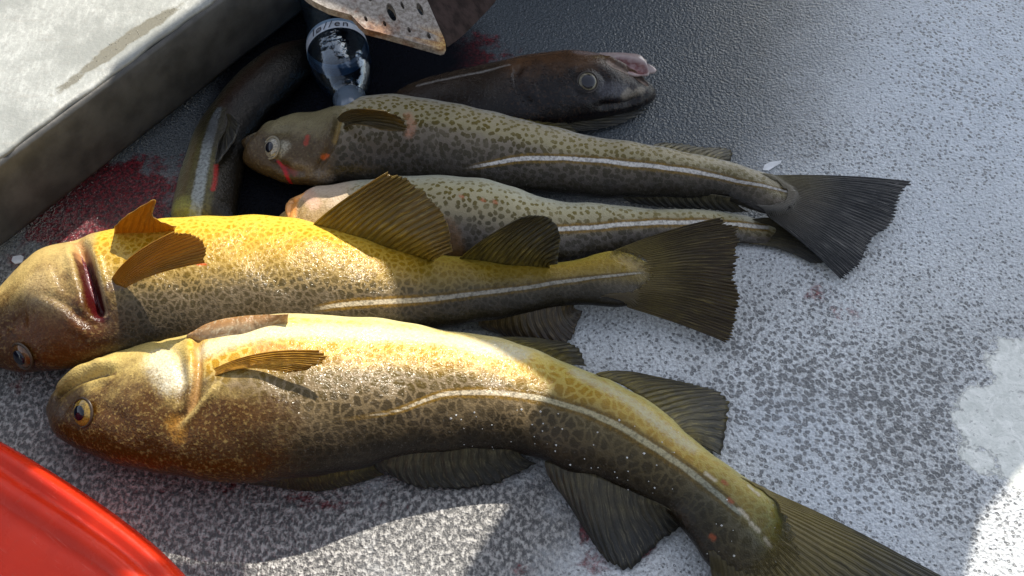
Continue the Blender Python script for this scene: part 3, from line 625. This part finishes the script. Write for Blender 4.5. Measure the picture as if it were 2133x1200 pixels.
f4.col([(1650, 410), (1660, 415)], .010, (.10, .09, .06), .6, .1)
f4.tint([(1540, 400), (1660, 415)], .05, (.6, .6, .6), .8, .2)
f4.build()
f4.eye(566, 308, .0086, iris=(.34, .31, .24), look=(-.35, -.1, 0), pr=.5, rim=(.22, .20, .15))
f4.fin('pectoral_fin', [(703, 245, None), (706, 258, None), (712, 268, None)], [(800, 232, .098), (838, 246, .094), (858, 272, .086), (800, 272, .084)], 10, fin_material('dim_fin', (.075, .060, .03), (.15, .09, .012), rayamt=.5), bow=.005, seed=21)
f4.fin('anal_fin', [(1040, 236), (1090, 250), (1140, 262), (1180, 272)], [(1080, 238, .03), (1130, 244, .025), (1180, 258, .018), (1206, 276, .010)], 10, olive_fin, seed=22)
f4.fin('anal_fin', [(1360, 305), (1410, 316), (1470, 333), (1510, 342)], [(1390, 298, .02), (1460, 304, .012), (1522, 312, .008), (1520, 342, .006)], 12, olive_fin, seed=23)
f4.fin('dorsal_fin', [(1300, 405), (1380, 404), (1460, 404), (1530, 412)], [(1320, 425, .008), (1400, 432, .006), (1480, 440, .006), (1560, 440, .010)], 14, dark_fin, seed=24)
f4.fin('tail_fin', [(1575, 360, None), (1610, 380, None), (1620, 402, None), (1605, 425, None), (1562, 430, None)], [(1896, 380, .012), (1866, 450, .010), (1818, 512, .010), (1788, 566, .008), (1752, 580, .008)], 38,
    fin_material('tail_fin_black', (.11, .105, .095), (.026, .030, .036), raydark=(.006, .007, .009), rayamt=.75, streak=.6, melt=.34, root=((.20, .17, .09), (.14, .12, .09), (.06, .055, .045))), seed=25, rag=.045, off=-.003, rows=34, drape=.7)

# ================================================================== dark fish at the back, head to the right
m_dark = skin_material('cod_skin_dark', .006, .10, [(0, (.040, .024, .014)), (.5, (.022, .013, .008)), (1, (.002, .002, .003))], [(0, (.075, .05, .03)), (.3, (.036, .022, .013)), (.6, (.016, .012, .010)), (1, (.002, .002, .003))],
    headc=((.085, .043, .020), (.004, .003, .004)), rough=.24)
f5 = Fish('cod', 'dark brown cod at the back with its head to the right and pink mouth open', G,
    [((1357, 178), (1356, 190)), ((1346, 162), (1342, 205)), ((1322, 142), (1308, 226)), ((1282, 120), (1268, 238)), ((1222, 108), (1208, 250)), ((1150, 111), (1140, 262)), ((1080, 122), (1070, 276)),
     ((1000, 138), (990, 282)), ((930, 155), (920, 286)), ((870, 176), (858, 290)), ((820, 200), (805, 292)), ((770, 225), (760, 290)), ((730, 250), (728, 280))],
    m_dark, k=.66, n=300, m=110)
f5.wob(.0006)
f5.head = 1-sst(-proj(f5.V)[:, 0], -1100, -1000)
f5.groove([(1262, 130), (1300, 146), (1335, 165), (1354, 182)], .0022, .0030)
f5.groove([(1255, 118), (1285, 130), (1320, 150), (1350, 172)], -.0020, .0035)
f5.groove([(1340, 196), (1300, 215), (1240, 222)], .0024, .0042)
f5.groove([(1188, 172), (1205, 145), (1240, 145), (1262, 170), (1240, 198), (1205, 196), (1188, 172)], .0012, .0035)
f5.groove([(1085, 128), (1075, 160), (1090, 200), (1120, 225)], .0022, .004)
f5.groove([(1130, 130), (1120, 165), (1135, 205)], .0010, .004)
f5.col([(1205, 110), (1260, 116), (1300, 134)], .008, (.22, .17, .16), .7, .2)
f5.col([(1268, 130), (1310, 152), (1346, 174)], .0035, (.26, .19, .15), .8, .3)
f5.col([(1260, 185), (1300, 190)], .011, (.085, .085, .10), .6, .1)
f5.col([(1340, 186), (1300, 202), (1310, 190)], .0045, (.26, .22, .17), .6, .3)
f5.col([(870, 178), (960, 158), (1060, 135)], .0022, (.30, .28, .26), .7, .3)
f5.col([(1240, 120), (1262, 120)], .0045, (.10, .06, .02), .8, .3)
f5.build()
f5.eye(1224, 171, .0082, iris=(.15, .13, .08), pr=.72, rim=(.03, .022, .018), look=(0, -.3, 0))
f5.fin('dorsal_fin', [(1060, 255), (1120, 262), (1180, 258), (1240, 246)], [(1130, 272, .012), (1200, 275, .008), (1290, 262, .004), (1350, 226, .004)], 12, dark_fin, seed=31)
# lower jaw, hanging open
def loft_part(fish, name, stations, mat, k, z, n=60, m=48, zc=None):
    g = Fish('temp', None, None, stations, mat, k=k, lift=([0, 1], [z, z if zc is None else zc]), n=n, m=m)
    root = g.root; bpy.data.objects.remove(root)
    V = g.V; return g, V
jm = NT('jaw_flesh'); jco = jm.co(); jc = jm.mix(jm.attr('in'), (.34, .27, .25), (.15, .038, .038)); jc = jm.mix(jm.sst(jm.noise(jco, 200, 3), .4, .7, 0, .35), jc, (.5, .36, .34))
jaw_mat = jm.out(Base_Color=jc, Roughness=.25, Coat_Weight=.6, Normal=jm.bump(jm.noise(jco, 400), .3, .0006))
g, V = loft_part(f5, 'lower_jaw', [((1351, 134), (1350, 144)), ((1346, 120), (1342, 158)), ((1325, 112), (1316, 160)), ((1290, 109), (1282, 152)), ((1250, 109), (1246, 142)), ((1215, 112), (1212, 134))], jaw_mat, .42, .022)
L = np.array([g.hit(*p)[0] for p in catmull(np.array([(1290, 128), (1315, 134), (1336, 142)], float), 12)]); d, _ = polyd(V, L)
ins = 1-sst(d, .005, .0085); V = V+g.nrm*(-.0065*(1-sst(d, .002, .009)))[:, None]
jo = mesh_obj('lower_jaw', V, g.F, jaw_mat, f5.root, attrs={'in': ins})

# ================================================================== fish on the left, behind, running away from the camera
m_left = skin_material('cod_skin_left', .006, .12, [(0, (.10, .09, .03)), (.35, (.06, .022, .009)), (.6, (.012, .010, .005)), (1, (.003, .003, .002))], [(0, (.15, .15, .09)), (.35, (.10, .055, .030)), (.6, (.020, .016, .009)), (1, (.005, .004, .003))],
    llcol=(.27, .30, .30), llside=(.10, .09, .03), headc=((.05, .04, .02), (.01, .01, .008)))
f6 = Fish('cod', 'dark cod pointing away beside the metal bench, with a broad white stripe along its side', G,
    [((640, 78), (655, 90)), ((600, 84), (660, 125)), ((550, 108), (635, 165)), ((498, 148), (592, 215)), ((452, 200), (548, 262)), ((420, 250), (518, 312)), ((398, 300), (500, 360)), ((380, 350), (492, 405)), ((368, 400), (488, 448)), ((360, 445), (484, 488)), ((362, 480), (470, 515)), ((385, 505), (440, 520))],
    m_left, k=.60, n=260, m=100)
f6.wob(.0006)
f6.lateral([(402, 470), (408, 430), (418, 370), (430, 310), (445, 255), (458, 222)], .0066, .02, ([0, .3, .8, 1], [1.1, 1., .9, .5]))
f6.col([(450, 345), (448, 375), (443, 395)], .0028, (.30, .006, .006), .9, .2)
f6.col([(375, 430), (390, 455)], .014, (.30, .30, .06), .6, .3)
f6.tint([(620, 110), (560, 170), (500, 230)], .06, (.22, .22, .24), .95, .5)
f6.build()
f6.fin('pectoral_fin', [(470, 235, None), (478, 250, None), (486, 262, None)], [(500, 262, .040), (484, 300, .038), (448, 345, .036), (450, 310, .040)], 7, dark_fin, seed=33, bow=.001)

# ================================================================== metal bench
bm_ = NT('bench_metal'); bco = bm_.co(); bn1 = bm_.noise(bco, 14, 6, .7); bn2 = bm_.noise(bco, 220, 4, .6); bn3 = bm_.noise(bm_.vmath('MULTIPLY', bco, (1, 8, 1)), 30, 4)
bc = bm_.mix(bm_.sst(bn1, .35, .65), (.23, .24, .225), (.43, .44, .415)); bc = bm_.mix(bm_.sst(bm_.noise(bm_.vmath('MULTIPLY', bco, (3, 1, 1)), 110, 5, .75), .45, .65, .5, 0), bc, (.22, .23, .21)); bc = bm_.mix(bm_.math('MULTIPLY', bm_.sst(bn2, .5, .7), .6), bc, (.25, .25, .23)); bc = bm_.mix(bm_.sst(bn3, .62, .68, 0, .35), bc, (.28, .27, .24))
wetb = bm_.sst(bm_.math('ADD', bm_.attr('edge'), bm_.math('MULTIPLY', bm_.math('SUBTRACT', bm_.noise(bco, 40, 5, .7), .5), .9)), .45, .6)
bc = bm_.mix(wetb, bc, (.19, .18, .14)); sp = bm_.sst(bm_.vor(bco, 260), .12, .22, 1., 0.)
bench_mat = bm_.out(Base_Color=bc, Roughness=bm_.math('SUBTRACT', .55, bm_.math('MULTIPLY', wetb, .28)), Metallic=.15, Normal=bm_.bump(bm_.math('ADD', bn2, bm_.math('MULTIPLY', sp, bm_.math('MULTIPLY', wetb, 2.))), .6, .0009))
face_mat = simple('bench_face', (.082, .080, .074), .45, .3, 260, .4, .30, 45)  # darker than the top: the front's shade is put into the colour
b0, b1 = at(0, 515, .01), at(655, 4, .01)
e = (b1-b0); e /= np.linalg.norm(e); back = np.array((-e[1], e[0], 0)); 
A, B = b0-e*.35, b1+e*.28
# height so that the vertical face matches
best = min(np.arange(.06, .2, .002), key=lambda h: abs(np.interp(200, *np.sort(proj(np.array([b0+(0, 0, h), b1+(0, 0, h)])), axis=0).T[[0]].repeat(1, 0), [0, 0]) if False else (lambda P: P[0][1]+(200-P[0][0])*(P[1][1]-P[0][1])/(P[1][0]-P[0][0])-178)(proj(np.array([b0+(0, 0, h), b1+(0, 0, h)])))))
BH = float(best); print('bench height', BH)
bench = empty('bench', tuple((A+B)/2*np.array((1, 1, 0)))); tag(bench, 'wet grey metal bench with a bright top and shaded front side, upper left corner', 'bench')
nx, ny = 120, 60; V = []; ed = []
for j in range(ny):
    t = (j/(ny-1))**1.5
    for i in range(nx):
        p = A+(B-A)*i/(nx-1)+back*.5*t; z = BH+.01
        if j == 0: z -= .0035
        if j == 1: z -= .0008
        jit = .0012*math.sin(i*.9)*math.sin(i*.37) if j < 2 else 0
        V.append((p[0]-back[0]*jit, p[1]-back[1]*jit, z)); ed.append(.9*math.exp(-((t*.5-.015-.004*math.sin(i*.13))/.009)**2)*(.55+.45*math.sin(i*.21+1)) if j > 0 else 0.1)
mesh_obj('bench_top', V, grid_faces(ny, nx), bench_mat, bench, attrs=dict(edge=ed)).modifiers.new('s', 'SOLIDIFY').thickness = .004
# folded front side with a lip at the bottom
prof = [(0.0, BH+.0055), (-.0018, BH+.002), (-.0022, BH*.8), (-.001, .016), (.0015, .011), (.006, .0105), (.012, .0115)]
V = []
for k, (o_, z) in enumerate(prof):
    for i in range(nx):
        p = A+(B-A)*i/(nx-1)+back*(o_+.002); V.append((p[0], p[1], z+.0008*math.sin(i*.5+k)*(k in (2, 3))))
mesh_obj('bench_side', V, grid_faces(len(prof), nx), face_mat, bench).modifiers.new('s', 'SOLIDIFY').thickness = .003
def box(name, c, sx, sy, sz, mat, parent=None, ang=0., bev=.002):
    b = bmesh.new(); bmesh.ops.create_cube(b, size=1); bmesh.ops.scale(b, vec=(sx, sy, sz), verts=b.verts)
    if bev: bmesh.ops.bevel(b, geom=b.edges[:], offset=bev, segments=2, affect='EDGES')
    M = Matrix.Translation(tuple(map(float, c))) @ Matrix.Rotation(ang, 4, 'Z'); bmesh.ops.transform(b, matrix=M, verts=b.verts)
    me = bpy.data.meshes.new(name); b.to_mesh(me); b.free(); me.materials.append(mat); o = bpy.data.objects.new(name, me); C.objects.link(o)
    if parent: o.parent = parent; o.matrix_parent_inverse = parent.matrix_basis.inverted()
    return o
ang = math.atan2(e[1], e[0])
for f_ in (.04, .96):
    p = A+(B-A)*f_+back*.25; box('bench_leg', (p[0], p[1], (BH+.004)/2), .03, .44, BH+.004, face_mat, bench, ang)

# ================================================================== rusty bracket
rm = NT('rusty_metal'); rco = rm.co(); r1 = rm.noise(rco, 25, 6, .7); r2 = rm.noise(rco, 350, 4, .7)
rc = rm.mix(rm.sst(r2, .35, .65), (.16, .135, .11), (.33, .30, .27)); rc = rm.mix(rm.sst(r1, .47, .62), rc, rm.mix(rm.sst(r2, .4, .6), (.09, .035, .018), (.20, .10, .05)))
rc = rm.mix(rm.sst(rm.attr('rust'), .2, .9), rc, rm.mix(rm.sst(r2, .4, .6), (.25, .10, .02), (.48, .30, .09)))
rust_mat = rm.out(Base_Color=rc, Roughness=.6, Metallic=.2, Normal=rm.bump(r2, .6, .0008))
dark_rust = simple('dark_rust', (.030, .020, .018), .8, 0, 420, .7, .45, 90, Specular_IOR_Level=.08)
ZB = .13
br = empty('bracket', at(820, 40, 0)); tag(br, 'rusty metal bracket with round holes hanging over the fish at the top', 'bracket')
# plate tilts up to the left: height falls towards the tip
def plate_z(px, py): return ZB+.018*(800-px)/250-.01*(py-50)/100
outl = [(560, -70), (640, -6), (652, 2), (682, 17), (732, 31), (745, 46), (760, 60), (800, 70), (850, 84), (917, 103), (924, 101), (928, 92), (925, 80), (908, 42), (890, 0), (862, -70)]
holes = [(815, 25, 13, 19), (875, 19, 9, 13), (838, 11, 5, 8), (762, 39, 5, 6), (801, 49, 5, 6), (852, 62, 5, 6), (893, 74, 6, 7), (770, -2, 6, 5), (812, -12, 8, 8)]
loops = [outl]+[[(cx+rx*.5*math.cos(q)*1.3+ry*.35*math.sin(q), cy+ry*math.sin(q)) for q in np.linspace(0, 2*math.pi, 20, endpoint=False)] for cx, cy, rx, ry in holes]
top = [[Vector(at(x, y, plate_z(x, y))) for x, y in lp] for lp in loops]
flat = [v for lp in top for v in lp]; tris = tessellate_polygon([[Vector((v.x, v.y, 0)) for v in lp] for lp in top])
th = .006; V = [np.array(v) for v in flat]+[np.array(v)-np.array((0, 0, th)) for v in flat]; n_ = len(flat)
F = [t for t in tris]+[(c+n_, b+n_, a+n_) for a, b, c in tris]; k = 0
for lp in top:
    m_ = len(lp)
    for i in range(m_): F.append((k+i, k+(i+1) % m_, k+(i+1) % m_+n_, k+i+n_))
    k += m_
rustv = np.array([0.]*len(V)); PV = proj(np.array(V)); rustv = np.exp(-((PV[:, 0]-920)**2+(PV[:, 1]-90)**2)/22**2)
pl = mesh_obj('plate', V, F, rust_mat, br, smooth=False, attrs=dict(rust=rustv))
# flange folded down from the right edge, shade put into its dark colour
fl_top = [(862, -70), (890, 0), (908, 42), (925, 80), (929, 94)]; fl_bot = [(1075, -70), (1034, 0), (1000, 38), (962, 76), (932, 98)]
V = []; 
for s_ in np.linspace(0, 1, 16):
    a_ = catmull(np.array(fl_top, float), 16); b_ = catmull(np.array(fl_bot, float), 16)
    for i in range(16):
        zt = plate_z(*a_[i])-.001; zb = zt-.052*min(1, (16-i)/12)
        p0 = at(*a_[i], zt); p1 = at(*b_[i], zb); V.append(p0*(1-s_)+p1*s_)
fo = mesh_obj('flange', V, grid_faces(16, 16), dark_rust, br, smooth=False); fo.modifiers.new('s', 'SOLIDIFY').thickness = .005
box('arm', at(720, -330, ZB), .10, .16, .012, dark_rust, br, 0, .002)

# ================================================================== bottle
gm = NT('clear_plastic'); gco = gm.co()
gl = gm.n('ShaderNodeBsdfGlossy', Color=(.9, .95, 1, 1), Roughness=.05, Normal=gm.bump(gm.noise(gco, 70, 3), .5, .003)); tp_ = gm.n('ShaderNodeBsdfTransparent', Color=(.62, .72, .80, 1))
lw = gm.n('ShaderNodeLayerWeight', Blend=.32).outputs['Facing']; gx = gm.n('ShaderNodeMixShader', i0=gm.math('ADD', .03, gm.math('MULTIPLY', lw, .30)))
gm.t.links.new(tp_.outputs[0], gx.inputs[1]); gm.t.links.new(gl.outputs[0], gx.inputs[2]); gm.t.links.new(gx.outputs[0], gm.t.nodes['Material Output'].inputs[0])
PB, PN = at(688, 42, .030), at(736, 238, .034)
ax = PN-PB; AL = np.linalg.norm(ax); ax /= AL
ba = np.cross(ax, (0, 0, 1.)); ba /= np.linalg.norm(ba); bb_ = np.cross(ba, ax)
bot = empty('bottle', (PB[0], PB[1], 0)); tag(bot, 'clear plastic bottle lying tilted with printed band, cap behind the spotted fish', 'bottle')
def lathe(name, prof, mat, parent, ns=48, a0=0, a1=2*math.pi, solid=0.):
    prof = [(t, r*.84) for t, r in prof]; V = []; closed = a1-a0 > 6.2; m_ = ns if closed else ns+1
    for t, r in prof:
        for j in range(m_):
            q = a0+(a1-a0)*j/ns; V.append(PB+ax*t*AL+(ba*math.cos(q)+bb_*math.sin(q))*r)
    o = mesh_obj(name, V, grid_faces(len(prof), m_, closed), mat, parent)
    if solid: o.modifiers.new('s', 'SOLIDIFY').thickness = solid
    return o
pr_ = [(-1.2, .004), (-1.18, .020), (-1.1, .0235), (-.7, .0240), (-.3, .0260), (-.02, .0262), (.08, .0268), (.16, .0285), (.24, .0300), (.32, .0306), (.42, .0306), (.54, .0300), (.63, .0282), (.70, .0248), (.76, .0205), (.81, .0165), (.86, .0145)]
pp = catmull(np.array(pr_), 60); shell = lathe('shell', pp, gm.m, bot, 64, solid=.0008)
cap_m = simple('cap_plastic', (.09, .12, .16), .25, 0, 0, 0, .15, Coat_Weight=.4)
cap = lathe('cap', [(.83, .0001), (.83, .0155), (.835, .0165), (1.0, .0165), (1.03, .0155), (1.03, .0120), (1.012, .0110), (1.012, .0001)], cap_m, bot, 60)
lathe('neck_ring', [(.78, .0150), (.785, .0185), (.80, .0190), (.81, .0150)], gm.m, bot, 48)
lm = simple('label_band', (.42, .46, .52), .35, var=.12)
lathe('label_band', [(.245, .0306), (.26, .0311), (.30, .0316), (.36, .0321)], lm, bot, 64)
# print on the band, curved round the bottle
cu = bpy.data.curves.new('print', 'FONT'); cu.body = 'l\u00f8//en'; cu.size = .011; cu.extrude = .00008; cu.shear = .2; cu.align_x = 'CENTER'; cu.resolution_u = 6; cu.space_character = 1.25
to = bpy.data.objects.new('temp_text', cu); C.objects.link(to); bpy.context.view_layer.update()
dg = bpy.context.evaluated_depsgraph_get(); tme = bpy.data.meshes.new_from_object(to.evaluated_get(dg)); bpy.data.objects.remove(to)
# the angle round the axis that faces the camera
vc = EYE-(PB+ax*.3*AL); vc -= ax*(vc @ ax); q0 = math.atan2(vc @ bb_, vc @ ba)
for v in tme.vertices:
    x, y, z = v.co; r = (.0324)*.84+z+.0001; q = q0-.12+(x/.0305)*1.0*1 if False else q0-.1+(x/.0256)
    t = .285+(.0035-y)/AL*-1*-1
    v.co = Vector(PB+ax*(.345*AL-y)+(ba*math.cos(q)+bb_*math.sin(q))*r)
tme.materials.append(simple('black_print', (.02, .02, .03), .4)); pt = bpy.data.objects.new('print', tme); C.objects.link(pt); pt.parent = bot; pt.matrix_parent_inverse = bot.matrix_basis.inverted()

# ================================================================== red container
rp = NT('red_plastic'); rc_ = rp.co(); rcol0 = rp.mix(rp.sst(rp.noise(rc_, 12, 4), .35, .7), (.52, .020, .004), (.70, .036, .008))
rsc = rp.noise(rp.vmath('MULTIPLY', rp.n('ShaderNodeVectorRotate', Vector=rc_, Angle=.62).outputs[0], (1, 14, 1)), 60, 4, .7)
rcol = rp.mix(rp.math('MULTIPLY', rp.sst(rsc, .6, .72), .25), rcol0, (.75, .22, .16)); rcol = rp.mix(rp.math('MULTIPLY', rp.sst(rp.noise(rc_, 240, 4, .7), .64, .72), .35), rcol, (.30, .12, .07))
red_mat = rp.out(Base_Color=rcol, Roughness=rp.math('ADD', .16, rp.math('MULTIPLY', rp.noise(rc_, 60, 4), .22)), Normal=rp.bump(rp.noise(rp.vmath('MULTIPLY', rc_, (1, 1, 4)), 60, 3), .12, .001), Coat_Weight=.15, Coat_Roughness=.1, Specular_IOR_Level=.18, Subsurface_Weight=.15, Subsurface_Radius=(.01, .002, .001))
edge_px = [(-140, 862), (-60, 895), (0, 926), (80, 975), (160, 1026), (240, 1082), (310, 1138), (372, 1200), (420, 1262), (450, 1330)]
EP = catmull(np.array(edge_px, float), 70); ctr = at(-150, 1450, 0)
prof = [(.0, .002), (-.004, .02), (-.004, .060), (.0, .070), (.004, .0735), (.008, .0735), (.0105, .0715), (.0125, .0715), (.016, .0745), (.0205, .0770), (.0255, .0765), (.029, .0725), (.032, .0712), (.036, .0722), (.045, .0722), (.07, .0720), (.12, .0715), (.22, .071)]
V = []
rimz = .070
for o_, z in prof:
    for px, py in EP:
        p = at(px, py, rimz); d = ctr-p; d[2] = 0; L_ = np.linalg.norm(d); q = p+d/L_*min(o_+.0, L_*.95); q[2] = z; V.append(q)
cont = empty('container', (ctr[0], ctr[1], 0)); tag(cont, 'glossy red plastic container with a ridged rounded edge, lower left corner', 'container')
mesh_obj('container_body', V, grid_faces(len(prof), 70), red_mat, cont)

# ================================================================== loose paint flakes
fm = simple('flake_paint', (.72, .73, .74), .5)
def flake(pts, label):
    c = np.mean([at(*p) for p in pts], axis=0); P = [at(*p)+np.array((0, 0, .0012)) for p in pts]; n = len(P)
    V = P+[p-np.array((0, 0, .001)) for p in P]; F = [tuple(range(n)), tuple(range(2*n-1, n-1, -1))]+[(i, i+n, (i+1) % n+n, (i+1) % n) for i in range(n)]
    o = mesh_obj('paint_flake', [v-c*np.array((1, 1, 0)) for v in V], F, fm, smooth=False); o.location = (c[0], c[1], 0); tag(o, label, 'paint flake', 'loose paint flakes')
flake([(1588, 356), (1592, 345), (1606, 339), (1628, 336), (1624, 343), (1612, 349), (1600, 357)], 'long white paint flake above the black fanned tail')
flake([(25, 545), (28, 536), (44, 533), (50, 536), (47, 548), (32, 551)], 'small square white paint flake on the deck left of the gilled fish head')

# ================================================================== canopy added out of view: its cut-outs shape the sun patches
def slide(px, py, H):
    p = at(px, py); return p+np.array(sdir)*(H/sdir.z)
CH = .8
outer = [(-1100, -330), (2900, -330), (2900, 1500), (-1100, 1500)]
def bench_shadow(u, inset=.006):
    p = b0+(b1-b0)*u+np.array((0, 0, BH))+back*inset; return p-np.array(sdir)*(p[2]/sdir.z)
hole1 = [(-900, 120), tuple(proj(bench_shadow(1.35, .3))), tuple(proj(bench_shadow(.95))), tuple(proj(bench_shadow(.42))), (345, 540), (470, 520), (715, 515), (768, 632), (690, 640), (850, 820), (1112, 965), (952, 1212), (900, 1300), (515, 1300), (515, 1165), (150, 1165), (150, 985), (105, 880), (-120, 770), (-900, 770)]
hole3 = [(0, 1262), (60, 1240), (250, 1400), (330, 1470), (250, 1470), (150, 1400)]
hole2 = [(2260, 850), (2133, 958), (2045, 1060), (2008, 1210), (1990, 1400), (2700, 1400), (2700, 850)]
LP = [[Vector(slide(x, y, CH)) for x, y in lp] for lp in (outer, hole1, hole2, hole3)]
tris = tessellate_polygon(LP); flat = [v for lp in LP for v in lp]; n_ = len(flat)
V = [tuple(v) for v in flat]+[(v.x, v.y, v.z+.008) for v in flat]; F = [tuple(t) for t in tris]+[(c+n_, b+n_, a+n_) for a, b, c in tris]; k = 0
for lp in LP:
    for i in range(len(lp)): F.append((k+i, k+(i+1) % len(lp), k+(i+1) % len(lp)+n_, k+i+n_))
    k += len(lp)
blocker = mesh_obj('sun_blocker', V, F, simple('sun_blocker_board', (.05, .055, .06), .6), smooth=False); tag(blocker, kind='structure')

dk = simple('sky_blocker_panel', (.035, .038, .042), .5)  # for unseen panels added far and near to block sky light
for n_, c_, sz in (('sky_blocker_far', (-.22, .78, .22), (.95, .3, .44)), ('sky_blocker_near', (0, -1.15, .45), (3.6, .06, .9))):
    tag(box(n_, c_, *sz, dk), kind='structure')
